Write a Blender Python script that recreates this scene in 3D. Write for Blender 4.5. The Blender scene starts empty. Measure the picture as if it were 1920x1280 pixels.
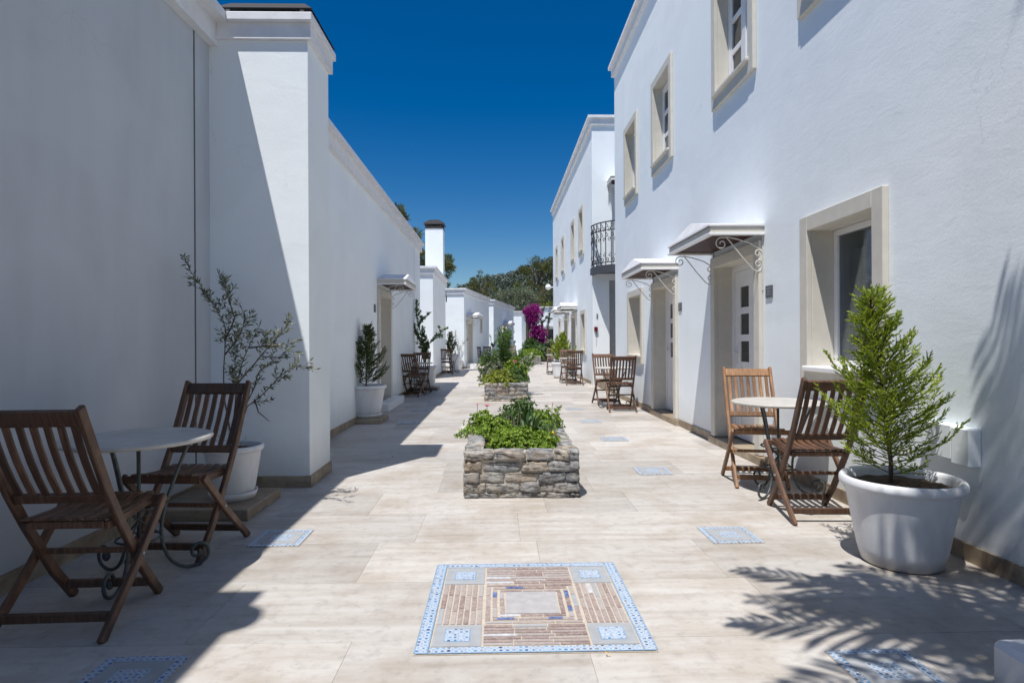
import bpy, bmesh, math, random
from mathutils import Vector, Matrix, noise
random.seed(7)
R = math.radians
PI = math.pi
S = bpy.context.scene
C = bpy.context.collection

# ------------------------------------------------------------------ camera
CAM_H = 1.15
cam = bpy.data.cameras.new('camera')
cam.sensor_width = 36.0
cam.lens = 1130 / 1920 * 36
cam.clip_start = 0.05
cam.clip_end = 3000
camo = bpy.data.objects.new('camera', cam)
C.objects.link(camo)
S.camera = camo
_a, _r = R(1.27), R(0.3)
_f = Vector((math.sin(_a), math.cos(_a), 0))
_rt = Vector((math.cos(_a), -math.sin(_a), 0)) * math.cos(_r) - Vector((0, 0, 1)) * math.sin(_r)
_up = _rt.cross(_f)
_m = Matrix((_rt, _up, -_f)).transposed().to_4x4()
_m.translation = Vector((0, 0, CAM_H))
camo.matrix_world = _m
S.render.resolution_x = 1024
S.render.resolution_y = 682

# ------------------------------------------------------------------ world, sun, exposure
SUN = Vector((0.220, 0.350, -1.0)).normalized()      # direction the light travels
w = bpy.data.worlds.new('World')
S.world = w
w.use_nodes = True
wn = w.node_tree
bg = wn.nodes['Background']
sky = wn.nodes.new('ShaderNodeTexSky')
sky.sky_type = 'NISHITA'
sky.sun_disc = False
sky.sun_elevation = math.asin(-SUN.z)
sky.sun_rotation = math.atan2(-SUN.x, -SUN.y)
sky.altitude = 0
sky.air_density = 1.0
sky.dust_density = 0.15
sky.ozone_density = 3.0
hs = wn.nodes.new('ShaderNodeHueSaturation')
hs.inputs['Saturation'].default_value = 1.50
hs.inputs['Hue'].default_value = 0.507
gm = wn.nodes.new('ShaderNodeGamma')
gm.inputs['Gamma'].default_value = 1.0
wn.links.new(sky.outputs[0], hs.inputs['Color'])
wn.links.new(hs.outputs[0], gm.inputs[0])
wn.links.new(gm.outputs[0], bg.inputs['Color'])
bg.inputs['Strength'].default_value = 0.080
sl = bpy.data.lights.new('sun', 'SUN')
sl.energy = 5.0
sl.angle = R(0.53)
sl.color = (1.0, 0.97, 0.93)
so = bpy.data.objects.new('sun', sl)
so.rotation_euler = SUN.to_track_quat('-Z', 'Y').to_euler()
so.location = (-5, -8, 20)
C.objects.link(so)
S.view_settings.view_transform = 'Standard'
S.view_settings.look = 'None'
S.view_settings.exposure = 0.12
S.view_settings.gamma = 1.0
S.view_settings.use_curve_mapping = False
S.render.engine = 'CYCLES'
S.cycles.max_bounces = 8
S.cycles.diffuse_bounces = 5
S.cycles.transparent_max_bounces = 12

# ------------------------------------------------------------------ helpers
W = {}


def wm(o):
    return W.get(o.name, Matrix.Identity(4))


def setparent(o, p, loc=None, rot=None, scale=None):
    basis = Matrix.LocRotScale(Vector(loc or (0, 0, 0)), rot, Vector(scale or (1, 1, 1)))
    o.matrix_basis = basis
    if p is not None:
        o.parent = p
        o.matrix_parent_inverse = wm(p).inverted()
    W[o.name] = basis.copy()


def tag(o, label=None, cat=None, group=None, kind=None):
    if label: o['label'] = label
    if cat: o['category'] = cat
    if group: o['group'] = group
    if kind: o['kind'] = kind
    return o


def thing(name, label, cat, loc=(0, 0, 0), group=None):
    o = bpy.data.objects.new(name, None)
    o.empty_display_size = 0.1
    C.objects.link(o)
    setparent(o, None, loc)
    return tag(o, label, cat, group)


def mesh_obj(name, me, parent=None, loc=None, rot=None, scale=None):
    o = bpy.data.objects.new(name, me)
    C.objects.link(o)
    setparent(o, parent, loc, rot, scale)
    return o


def copytree(o, parent=None):
    kids = list(o.children)
    c = o.copy()
    C.objects.link(c)
    if parent is not None:
        c.parent = parent
        c.matrix_parent_inverse = o.matrix_parent_inverse.copy()
    W[c.name] = c.matrix_basis.copy()
    for k in kids:
        copytree(k, c)
    return c


def place(o, loc, rz=0, s=1.0):
    o.location = loc
    o.rotation_euler = (0, 0, rz)
    o.scale = (s, s, s)
    return o


class MB:
    def __init__(self, T=None):
        self.v, self.f, self.s = [], [], []
        self.T = T

    def add(self, vs, fs, smooth=False):
        n = len(self.v)
        T = self.T
        for p in vs:
            p = Vector(p)
            self.v.append(T @ p if T is not None else p)
        for f in fs:
            self.f.append([i + n for i in f])
            self.s.append(smooth)

    def box(self, x0, x1, y0, y1, z0, z1):
        self.add([(x0, y0, z0), (x1, y0, z0), (x1, y1, z0), (x0, y1, z0), (x0, y0, z1), (x1, y0, z1), (x1, y1, z1), (x0, y1, z1)],
                 [(3, 2, 1, 0), (4, 5, 6, 7), (0, 1, 5, 4), (1, 2, 6, 5), (2, 3, 7, 6), (3, 0, 4, 7)])

    def bar(self, a, b, w, t, side=(1, 0, 0)):
        """rectangular bar from a to b; w across 'side', t the other way"""
        a, b = Vector(a), Vector(b)
        d = (b - a).normalized()
        s = Vector(side)
        s = (s - d * s.dot(d)).normalized()
        n = d.cross(s)
        vs = []
        for p in (a, b):
            for i, j in ((-1, -1), (1, -1), (1, 1), (-1, 1)):
                vs.append(p + s * (i * w / 2) + n * (j * t / 2))
        self.add(vs, [(3, 2, 1, 0), (4, 5, 6, 7), (0, 1, 5, 4), (1, 2, 6, 5), (2, 3, 7, 6), (3, 0, 4, 7)])

    def strip(self, pts, w, t, side=(1, 0, 0)):
        """rectangular section swept along a polyline lying square to 'side'"""
        pts = [Vector(p) for p in pts]
        s = Vector(side).normalized()
        vs, fs = [], []
        for i, p in enumerate(pts):
            d = (pts[min(i + 1, len(pts) - 1)] - pts[max(i - 1, 0)]).normalized()
            n = d.cross(s).normalized()
            for a, b in ((-1, -1), (1, -1), (1, 1), (-1, 1)):
                vs.append(p + s * (a * w / 2) + n * (b * t / 2))
        for i in range(len(pts) - 1):
            k = i * 4
            for a in range(4):
                b = (a + 1) % 4
                fs.append((k + a, k + b, k + 4 + b, k + 4 + a))
        fs.append((3, 2, 1, 0))
        k = (len(pts) - 1) * 4
        fs.append((k, k + 1, k + 2, k + 3))
        self.add(vs, fs)

    def tube(self, pts, r, n=6, smooth=True):
        pts = [Vector(p) for p in pts]
        rs = r if isinstance(r, (list, tuple)) else [r] * len(pts)
        vs, fs = [], []
        up = None
        for i, p in enumerate(pts):
            d = (pts[min(i + 1, len(pts) - 1)] - pts[max(i - 1, 0)]).normalized()
            if up is None:
                up = d.orthogonal().normalized()
            up = (up - d * up.dot(d))
            up = up.normalized() if up.length > 1e-6 else d.orthogonal().normalized()
            b = d.cross(up)
            for k in range(n):
                a = 2 * PI * k / n
                vs.append(p + (up * math.cos(a) + b * math.sin(a)) * rs[i])
        for i in range(len(pts) - 1):
            for k in range(n):
                k2 = (k + 1) % n
                fs.append((i * n + k, i * n + k2, (i + 1) * n + k2, (i + 1) * n + k))
        fs.append(tuple(range(n - 1, -1, -1)))
        fs.append(tuple(range((len(pts) - 1) * n, len(pts) * n)))
        self.add(vs, fs, smooth)

    def lathe(self, prof, n=32, c=(0, 0, 0), smooth=True, cap=True):
        vs, fs = [], []
        for r, z in prof:
            for k in range(n):
                a = 2 * PI * k / n
                vs.append((c[0] + r * math.cos(a), c[1] + r * math.sin(a), c[2] + z))
        for i in range(len(prof) - 1):
            for k in range(n):
                k2 = (k + 1) % n
                fs.append((i * n + k, i * n + k2, (i + 1) * n + k2, (i + 1) * n + k))
        if cap:
            fs.append(tuple(range(n - 1, -1, -1)))
            fs.append(tuple(range((len(prof) - 1) * n, len(prof) * n)))
        self.add(vs, fs, smooth)

    def mesh(self, name, mat, bevel=0, weld=False, fixn=True):
        me = bpy.data.meshes.new(name)
        me.from_pydata([tuple(v) for v in self.v], [], self.f)
        me.polygons.foreach_set('use_smooth', self.s)
        me.materials.append(mat)
        if bevel or fixn:
            bm = bmesh.new()
            bm.from_mesh(me)
            if weld:
                bmesh.ops.remove_doubles(bm, verts=bm.verts, dist=1e-5)
            bmesh.ops.recalc_face_normals(bm, faces=bm.faces)
            if bevel:
                bmesh.ops.bevel(bm, geom=[e for e in bm.edges if len(e.link_faces) == 2 and e.calc_face_angle(0) > 0.6], offset=bevel,
                                segments=1, affect='EDGES', clamp_overlap=True)
            bm.to_mesh(me)
            bm.free()
        return me

    def obj(self, name, mat, parent=None, bevel=0, fixn=True, label=None):
        o = mesh_obj(name, self.mesh(name, mat, bevel, fixn=fixn), parent)
        if label: o['label'] = label
        return o


def rnd(a, b):
    return random.uniform(a, b)


def rvec():
    z = rnd(-1, 1); a = rnd(0, 2 * PI); r = math.sqrt(1 - z * z)
    return Vector((r * math.cos(a), r * math.sin(a), z))


# ------------------------------------------------------------------ materials
def newmat(name):
    m = bpy.data.materials.new(name)
    m.use_nodes = True
    nt = m.node_tree
    return m, nt, nt.nodes['Principled BSDF']


def N(nt, t, **k):
    n = nt.nodes.new(t)
    for a, b in k.items():
        setattr(n, a, b)
    return n


def coord(nt, scale=(1, 1, 1), kind='Object'):
    tc = N(nt, 'ShaderNodeTexCoord')
    mp = N(nt, 'ShaderNodeMapping')
    mp.inputs['Scale'].default_value = scale
    nt.links.new(tc.outputs[kind], mp.inputs['Vector'])
    return mp.outputs[0]


def worldpos(nt, scale=(1, 1, 1)):
    g = N(nt, 'ShaderNodeNewGeometry')
    mp = N(nt, 'ShaderNodeMapping')
    mp.inputs['Scale'].default_value = scale
    nt.links.new(g.outputs['Position'], mp.inputs['Vector'])
    return mp.outputs[0]


def noise_t(nt, vec, scale, detail=4, rough=0.55, dist=0):
    n = N(nt, 'ShaderNodeTexNoise')
    n.inputs['Scale'].default_value = scale
    n.inputs['Detail'].default_value = detail
    n.inputs['Roughness'].default_value = rough
    n.inputs['Distortion'].default_value = dist
    nt.links.new(vec, n.inputs['Vector'])
    return n.outputs['Fac']


def ramp(nt, fac, stops, interp='LINEAR'):
    r = N(nt, 'ShaderNodeValToRGB')
    r.color_ramp.interpolation = interp
    el = r.color_ramp.elements
    while len(el) < len(stops): el.new(0.5)
    for e, (p, c) in zip(el, stops):
        e.position = p
        e.color = (c, c, c, 1) if isinstance(c, (int, float)) else (*c, 1)
    nt.links.new(fac, r.inputs[0])
    return r.outputs[0]


def mixc(nt, a, b, fac, mode='MIX'):
    m = N(nt, 'ShaderNodeMix', data_type='RGBA', blend_type=mode)
    for s, val in ((m.inputs[6], a), (m.inputs[7], b)):
        if isinstance(val, tuple): s.default_value = (*val, 1)
        else: nt.links.new(val, s)
    if isinstance(fac, (int, float)): m.inputs[0].default_value = fac
    else: nt.links.new(fac, m.inputs[0])
    return m.outputs[2]


def mathn(nt, op, a, b=0.0):
    m = N(nt, 'ShaderNodeMath', operation=op)
    for i, val in enumerate((a, b)):
        if isinstance(val, (int, float)): m.inputs[i].default_value = val
        else: nt.links.new(val, m.inputs[i])
    return m.outputs[0]


def bump(nt, p, h, strength=0.3, dist=0.01):
    b = N(nt, 'ShaderNodeBump')
    b.inputs['Strength'].default_value = strength
    b.inputs['Distance'].default_value = dist
    nt.links.new(h, b.inputs['Height'])
    nt.links.new(b.outputs[0], p.inputs['Normal'])
    return b


def plaster(name, base, dirt, amount, bs=0.5, bd=0.004):
    m, nt, p = newmat(name)
    v = worldpos(nt)
    vs = worldpos(nt, (1, 1, 0.18))
    n1 = noise_t(nt, v, 1.3, 5, 0.6)
    n2 = noise_t(nt, vs, 2.6, 6, 0.65)
    f = ramp(nt, n2, [(0.42, 0.0), (0.75, amount)])
    c = mixc(nt, base, dirt, f)
    f2 = ramp(nt, n1, [(0.3, 0.0), (0.8, amount * 0.6)])
    c = mixc(nt, c, tuple(x * 0.9 for x in base), f2)
    nt.links.new(c, p.inputs['Base Color'])
    # repainted patches and hairline cracks
    pt = noise_t(nt, worldpos(nt, (1, 1, 1.4)), 0.75, 3, 0.5, 0.8)
    c = mixc(nt, c, tuple(min(1, x * 1.06) for x in base), ramp(nt, pt, [(0.47, 0.0), (0.56, 0.45)]))
    vo = N(nt, 'ShaderNodeTexVoronoi', feature='DISTANCE_TO_EDGE')
    vo.inputs['Scale'].default_value = 0.9
    wv = N(nt, 'ShaderNodeVectorMath', operation='ADD')
    nz = N(nt, 'ShaderNodeTexNoise'); nz.inputs['Scale'].default_value = 2.5; nz.inputs['Detail'].default_value = 6
    nt.links.new(v, nz.inputs['Vector'])
    nt.links.new(nz.outputs['Color'], wv.inputs[0]); nt.links.new(v, wv.inputs[1])
    nt.links.new(wv.outputs[0], vo.inputs['Vector'])
    crack = mathn(nt, 'MULTIPLY', ramp(nt, vo.outputs['Distance'], [(0.0, 1.0), (0.006, 0.0)]), ramp(nt, noise_t(nt, v, 0.8, 2), [(0.54, 0.0), (0.64, 0.3)]))
    c = mixc(nt, c, tuple(x * 0.55 for x in base), crack)
    # splash dirt and rising damp near the ground
    gp = N(nt, 'ShaderNodeNewGeometry'); sx = N(nt, 'ShaderNodeSeparateXYZ'); nt.links.new(gp.outputs['Position'], sx.inputs[0])
    low = ramp(nt, mathn(nt, 'ADD', sx.outputs[2], mathn(nt, 'MULTIPLY', noise_t(nt, v, 6, 5, 0.7), 0.35)), [(0.22, 0.35), (0.62, 0.0)])
    c = mixc(nt, c, (0.46, 0.43, 0.38), low)
    nt.links.new(c, p.inputs['Base Color'])
    p.inputs['Roughness'].default_value = 0.75
    p.inputs['Specular IOR Level'].default_value = 0.3
    b1 = noise_t(nt, v, 70, 3, 0.6)
    b2 = noise_t(nt, worldpos(nt, (1, 0.6, 1.6)), 7, 4, 0.6, 0.6)
    b3 = noise_t(nt, v, 1.7, 2, 0.5)
    h = mathn(nt, 'ADD', mathn(nt, 'MULTIPLY', b1, 0.5), mathn(nt, 'MULTIPLY', b2, 1.0))
    h = mathn(nt, 'ADD', h, mathn(nt, 'MULTIPLY', b3, 3.0))
    bump(nt, p, h, bs, bd)
    return m


def simple(name, col, rough=0.6, metal=0.0, var=0.12, nscale=20, bs=0.15, bd=0.002, spec=0.5, island=0.0):
    m, nt, p = newmat(name)
    v = coord(nt)
    n = noise_t(nt, v, nscale, 4)
    f = ramp(nt, n, [(0.3, 0), (0.75, 1)])
    c = mixc(nt, tuple(x * (1 - var) for x in col), tuple(min(1, x * (1 + var)) for x in col), f)
    if island:
        oi = N(nt, 'ShaderNodeObjectInfo')
        f3 = ramp(nt, oi.outputs['Random'], [(0, 0), (1, island)])
        c = mixc(nt, c, tuple(x * 0.4 for x in col), f3)
    nt.links.new(c, p.inputs['Base Color'])
    p.inputs['Roughness'].default_value = rough
    p.inputs['Metallic'].default_value = metal
    p.inputs['Specular IOR Level'].default_value = spec
    if bs: bump(nt, p, n, bs, bd)
    return m


def wood(name, c0, c1, c2, rough=0.5):
    m, nt, p = newmat(name)
    v = coord(nt, (18, 18, 18))
    oi = N(nt, 'ShaderNodeObjectInfo')
    ad = N(nt, 'ShaderNodeVectorMath', operation='ADD')
    nt.links.new(v, ad.inputs[0])
    nt.links.new(mathn(nt, 'MULTIPLY', oi.outputs['Random'], 37.0), ad.inputs[1])
    mp = N(nt, 'ShaderNodeMapping')
    mp.inputs['Scale'].default_value = (6, 0.6, 0.6)
    nt.links.new(ad.outputs[0], mp.inputs[0])
    n = noise_t(nt, mp.outputs[0], 1.0, 5, 0.6, 0.3)
    c = ramp(nt, n, [(0.25, c0), (0.5, c1), (0.78, c2)])
    r2 = ramp(nt, oi.outputs['Random'], [(0.0, 0.62), (1.0, 1.3)])
    c = mixc(nt, c, r2, 1.0, 'MULTIPLY')
    big = noise_t(nt, v, 0.35, 3)
    c = mixc(nt, c, tuple(x * 0.5 for x in c1), ramp(nt, big, [(0.5, 0), (0.85, 0.6)]))
    nt.links.new(c, p.inputs['Base Color'])
    p.inputs['Roughness'].default_value = rough
    bump(nt, p, n, 0.25, 0.001)
    return m


M = {}
M['white_plaster'] = plaster('white_plaster', (0.83, 0.875, 0.895), (0.62, 0.65, 0.70), 0.14, 0.6, 0.003)
M['left_plaster'] = plaster('shade_darkened_plaster', (0.53, 0.56, 0.60), (0.36, 0.38, 0.41), 0.38, 0.5, 0.003)  # white plaster with base darkened to deepen the wall's shade, plus dirt stains
M['coping'] = simple('coping_plaster', (0.76, 0.76, 0.77), 0.7, var=0.08, nscale=6, bs=0.5, bd=0.004)
M['cream'] = simple('cream_trim', (0.60, 0.57, 0.50), 0.65, var=0.06, nscale=9, bs=0.2)
M['white_paint'] = simple('white_paint', (0.78, 0.78, 0.78), 0.35, var=0.03, nscale=12, bs=0.05)
M['white_plastic'] = simple('white_plastic_pot', (0.70, 0.71, 0.73), 0.42, var=0.07, nscale=7, bs=0.3, bd=0.002)
def potmat():
    m, nt, p = newmat('scuffed_white_plastic')
    v = worldpos(nt)
    base = (0.70, 0.71, 0.73)
    n = noise_t(nt, worldpos(nt, (1, 1, 0.35)), 9, 6, 0.65)
    c = mixc(nt, base, (0.50, 0.48, 0.44), ramp(nt, n, [(0.48, 0.0), (0.78, 0.55)]))
    c = mixc(nt, c, (0.30, 0.25, 0.19), ramp(nt, noise_t(nt, v, 38, 5, 0.7), [(0.66, 0.0), (0.76, 0.6)]))
    gp = N(nt, 'ShaderNodeNewGeometry'); sx = N(nt, 'ShaderNodeSeparateXYZ'); nt.links.new(gp.outputs['Position'], sx.inputs[0])
    low = ramp(nt, mathn(nt, 'ADD', sx.outputs[2], mathn(nt, 'MULTIPLY', n, 0.12)), [(0.06, 0.75), (0.15, 0.0)])
    c = mixc(nt, c, (0.36, 0.31, 0.25), low)
    nt.links.new(c, p.inputs['Base Color'])
    p.inputs['Roughness'].default_value = 0.45
    bump(nt, p, n, 0.3, 0.003)
    return m


M['white_plastic'] = potmat()
M['black_metal'] = simple('black_metal', (0.018, 0.018, 0.02), 0.7, 0.0, var=0.2)
M['grey_iron'] = simple('grey_green_iron', (0.075, 0.085, 0.085), 0.5, 0.3, var=0.35, nscale=40)
M['dark_iron'] = simple('dark_iron', (0.045, 0.045, 0.05), 0.5, 0.4, var=0.3)
M['cream_iron'] = simple('cream_iron', (0.55, 0.53, 0.48), 0.5, var=0.2, nscale=40)
M['soffit'] = simple('red_brown_soffit', (0.045, 0.008, 0.006), 0.6, var=0.25, nscale=12, island=0.3)
M['grey_slab'] = simple('grey_slab', (0.35, 0.36, 0.38), 0.6)
M['dark_grey'] = simple('dark_grey_steel', (0.06, 0.063, 0.07), 0.5)
M['soil'] = simple('dry_soil', (0.085, 0.055, 0.035), 0.95, var=0.5, nscale=50, bs=1.0, bd=0.01)
M['mortar'] = simple('mortar', (0.44, 0.39, 0.32), 0.95, var=0.3, nscale=30, bs=1.0, bd=0.008)
M['bark'] = simple('bark', (0.10, 0.075, 0.055), 0.9, var=0.4, nscale=30, bs=0.8, bd=0.004)
M['pale_bark'] = simple('pale_bark', (0.20, 0.17, 0.14), 0.9, var=0.35, nscale=40, bs=0.6, bd=0.002)
M['pink'] = simple('pink_petal', (0.62, 0.12, 0.24), 0.6, var=0.3)
M['white_petal'] = simple('white_petal', (0.75, 0.70, 0.62), 0.6)
M['yellow'] = simple('yellow_petal', (0.75, 0.45, 0.03), 0.5)
M['alarm'] = simple('dark_red_plastic', (0.13, 0.008, 0.02), 0.35, var=0.1)
M['green_sign'] = simple('green_sign', (0.03, 0.12, 0.09), 0.4)
M['chalk'] = simple('pale_lettering', (0.45, 0.46, 0.48), 0.6)
M['plaque'] = simple('slate_plaque', (0.10, 0.105, 0.12), 0.45, var=0.15)
M['globe'] = simple('white_globe', (0.8, 0.8, 0.8), 0.25, var=0.01, bs=0)
M['table_stone'] = simple('table_marble', (0.52, 0.50, 0.46), 0.42, var=0.14, nscale=9, bs=0.3, bd=0.001)
M['curtain'] = simple('grey_panel', (0.42, 0.42, 0.43), 0.6, var=0.08)
M['dark_room'] = simple('room_wall', (0.16, 0.15, 0.14), 0.8)
M['wood_dark'] = wood('brown_stained_wood', (0.040, 0.019, 0.011), (0.105, 0.051, 0.028), (0.20, 0.105, 0.058))
M['wood_light'] = wood('weathered_teak', (0.10, 0.045, 0.018), (0.23, 0.115, 0.050), (0.38, 0.21, 0.105))


def travertine(name, c0, c1, c2, rand=0.5):
    m, nt, p = newmat(name)
    oi = N(nt, 'ShaderNodeObjectInfo')
    g = N(nt, 'ShaderNodeNewGeometry')
    off = N(nt, 'ShaderNodeCombineXYZ')
    nt.links.new(mathn(nt, 'MULTIPLY', oi.outputs['Random'], 31.0), off.inputs[0])
    nt.links.new(mathn(nt, 'MULTIPLY', oi.outputs['Random'], 57.0), off.inputs[1])
    ad = N(nt, 'ShaderNodeVectorMath', operation='ADD')
    nt.links.new(g.outputs['Position'], ad.inputs[0])
    nt.links.new(off.outputs[0], ad.inputs[1])
    mp = N(nt, 'ShaderNodeMapping')
    mp.inputs['Scale'].default_value = (0.55, 5.0, 5.0)
    nt.links.new(ad.outputs[0], mp.inputs[0])
    n1 = noise_t(nt, mp.outputs[0], 2.2, 8, 0.62, 0.35)
    c = ramp(nt, n1, [(0.28, c0), (0.48, c1), (0.72, c2)])
    # fine pitted streaks
    mp2 = N(nt, 'ShaderNodeMapping')
    mp2.inputs['Scale'].default_value = (3.0, 26.0, 26.0)
    nt.links.new(ad.outputs[0], mp2.inputs[0])
    n2 = noise_t(nt, mp2.outputs[0], 2.0, 5, 0.7)
    pit = ramp(nt, n2, [(0.27, 1.0), (0.36, 0.0)])
    n3 = noise_t(nt, ad.outputs[0], 3.5, 4, 0.6)
    pit2 = mathn(nt, 'MULTIPLY', pit, ramp(nt, n3, [(0.5, 0.0), (0.62, 0.75)]))
    c = mixc(nt, c, tuple(x * 0.42 for x in c0), pit2)
    # worn warm stains
    n4 = noise_t(nt, worldpos(nt), 1.9, 5, 0.65)
    c = mixc(nt, c, (c0[0] * 0.92, c0[1] * 0.86, c0[2] * 0.78), ramp(nt, n4, [(0.46, 0.0), (0.72, 0.85)]))
    n5 = noise_t(nt, worldpos(nt), 16, 6, 0.7)
    c = mixc(nt, c, tuple(x * 0.62 for x in c0), ramp(nt, n5, [(0.50, 0.0), (0.78, 0.6)]))
    v = ramp(nt, oi.outputs['Random'], [(0, 1 - 0.36 * rand), (1, 1 + 0.16 * rand)])
    c = mixc(nt, c, v, 1.0, 'MULTIPLY')
    nt.links.new(c, p.inputs['Base Color'])
    p.inputs['Roughness'].default_value = 0.55
    h = mathn(nt, 'SUBTRACT', mathn(nt, 'MULTIPLY', n1, 0.5), pit2)
    h = mathn(nt, 'ADD', h, mathn(nt, 'MULTIPLY', n5, 0.8))
    bump(nt, p, h, 0.35, 0.002)
    return m


M['slab'] = travertine('travertine_paving', (0.40, 0.358, 0.31), (0.50, 0.465, 0.425), (0.57, 0.545, 0.51))
M['skirting'] = travertine('travertine_skirting', (0.22, 0.16, 0.105), (0.33, 0.26, 0.18), (0.44, 0.37, 0.28))
M['joint'] = simple('paving_joint', (0.36, 0.31, 0.25), 0.9, var=0.2)


def rock(name):
    m, nt, p = newmat(name)
    oi = N(nt, 'ShaderNodeObjectInfo')
    v = worldpos(nt, (1, 1, 3.0))
    n = noise_t(nt, v, 16, 8, 0.72, 0.6)
    base = ramp(nt, oi.outputs['Random'], [(0.0, (0.26, 0.27, 0.29)), (0.35, (0.34, 0.34, 0.335)), (0.7, (0.41, 0.385, 0.345)), (1.0, (0.48, 0.41, 0.32))])
    c = mixc(nt, base, (0.05, 0.052, 0.058), ramp(nt, n, [(0.36, 0.9), (0.44, 0.75), (0.54, 0.0)]))
    c = mixc(nt, c, (0.50, 0.47, 0.43), ramp(nt, noise_t(nt, worldpos(nt), 28, 6, 0.75), [(0.50, 0.0), (0.72, 0.85)]))
    c = mixc(nt, c, (0.34, 0.24, 0.15), ramp(nt, noise_t(nt, worldpos(nt), 6, 3), [(0.5, 0.0), (0.8, 0.7)]))
    nt.links.new(c, p.inputs['Base Color'])
    p.inputs['Roughness'].default_value = 0.85
    bump(nt, p, n, 1.0, 0.02)
    return m


M['rock'] = rock('schist_stone')


def leafmat(name, c0, c1, c2, trans=0.3, rough=0.5):
    m, nt, p = newmat(name)
    g = N(nt, 'ShaderNodeNewGeometry')
    c = ramp(nt, g.outputs['Random Per Island'], [(0.0, c0), (0.5, c1), (1.0, c2)])
    nt.links.new(c, p.inputs['Base Color'])
    p.inputs['Roughness'].default_value = rough
    p.inputs['Specular IOR Level'].default_value = 0.35
    tr = N(nt, 'ShaderNodeBsdfTranslucent')
    nt.links.new(mixc(nt, c, (1.0, 1.0, 0.35), 1.0, 'MULTIPLY'), tr.inputs['Color'])
    mx = N(nt, 'ShaderNodeMixShader')
    mx.inputs[0].default_value = trans
    nt.links.new(p.outputs[0], mx.inputs[1])
    nt.links.new(tr.outputs[0], mx.inputs[2])
    nt.links.new(mx.outputs[0], nt.nodes['Material Output'].inputs[0])
    return m


M['cypress_leaf'] = leafmat('cypress_leaf', (0.10, 0.17, 0.02), (0.25, 0.34, 0.035), (0.50, 0.55, 0.08), 0.35)
M['cypress_dark'] = leafmat('cypress_dark_leaf', (0.04, 0.065, 0.02), (0.085, 0.12, 0.035), (0.16, 0.19, 0.055), 0.25)
M['olive_leaf'] = leafmat('olive_leaf', (0.05, 0.065, 0.035), (0.12, 0.135, 0.075), (0.24, 0.25, 0.15), 0.15, 0.45)
M['succulent'] = leafmat('bright_green_leaf', (0.06, 0.12, 0.015), (0.16, 0.27, 0.025), (0.35, 0.46, 0.06), 0.3)
M['sedum'] = leafmat('yellow_green_leaf', (0.10, 0.15, 0.02), (0.22, 0.27, 0.035), (0.36, 0.36, 0.06), 0.3)
M['deep_leaf'] = leafmat('deep_green_leaf', (0.025, 0.06, 0.015), (0.06, 0.12, 0.03), (0.12, 0.19, 0.06), 0.25)
M['oleander_leaf'] = leafmat('oleander_leaf', (0.05, 0.10, 0.02), (0.11, 0.20, 0.04), (0.20, 0.31, 0.09), 0.25)
M['strap_leaf'] = leafmat('grey_green_leaf', (0.035, 0.075, 0.03), (0.08, 0.14, 0.05), (0.17, 0.24, 0.10), 0.25, 0.4)
M['magenta'] = leafmat('magenta_bract', (0.16, 0.002, 0.13), (0.36, 0.006, 0.28), (0.58, 0.04, 0.42), 0.35)
M['pine_leaf'] = leafmat('pine_needle', (0.03, 0.045, 0.010), (0.09, 0.105, 0.022), (0.20, 0.20, 0.045), 0.15)
M['grey_olive_leaf'] = leafmat('silver_green_leaf', (0.06, 0.08, 0.045), (0.14, 0.17, 0.105), (0.27, 0.30, 0.20), 0.15)
M['hill_leaf'] = leafmat('hazy_hill_leaf', (0.06, 0.085, 0.07), (0.10, 0.13, 0.105), (0.16, 0.18, 0.145), 0.1)  # distance haze put into the leaf colour as a paler, bluer green
M['palm_leaf'] = leafmat('palm_leaf', (0.05, 0.09, 0.02), (0.08, 0.13, 0.03), (0.11, 0.16, 0.04), 0.1)


def glassmat(name, tint, gl=0.25):
    m, nt, p = newmat(name)
    t = N(nt, 'ShaderNodeBsdfTransparent')
    t.inputs[0].default_value = (*tint, 1)
    g = N(nt, 'ShaderNodeBsdfGlossy')
    g.inputs['Roughness'].default_value = 0.03
    g.inputs[0].default_value = (0.8, 0.85, 0.9, 1)
    mx = N(nt, 'ShaderNodeMixShader')
    lw = N(nt, 'ShaderNodeFresnel')
    lw.inputs[0].default_value = 1.5
    nt.links.new(mathn(nt, 'MINIMUM', mathn(nt, 'ADD', lw.outputs[0], 0.02), gl + 0.5), mx.inputs[0])
    nt.links.new(t.outputs[0], mx.inputs[1])
    nt.links.new(g.outputs[0], mx.inputs[2])
    nt.links.new(mx.outputs[0], nt.nodes['Material Output'].inputs[0])
    return m


M['glass'] = glassmat('window_glass', (0.75, 0.78, 0.8))
M['dark_glass'] = simple('dark_window_pane', (0.035, 0.038, 0.036), 0.12, var=0.3, nscale=3, bs=0)


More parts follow.
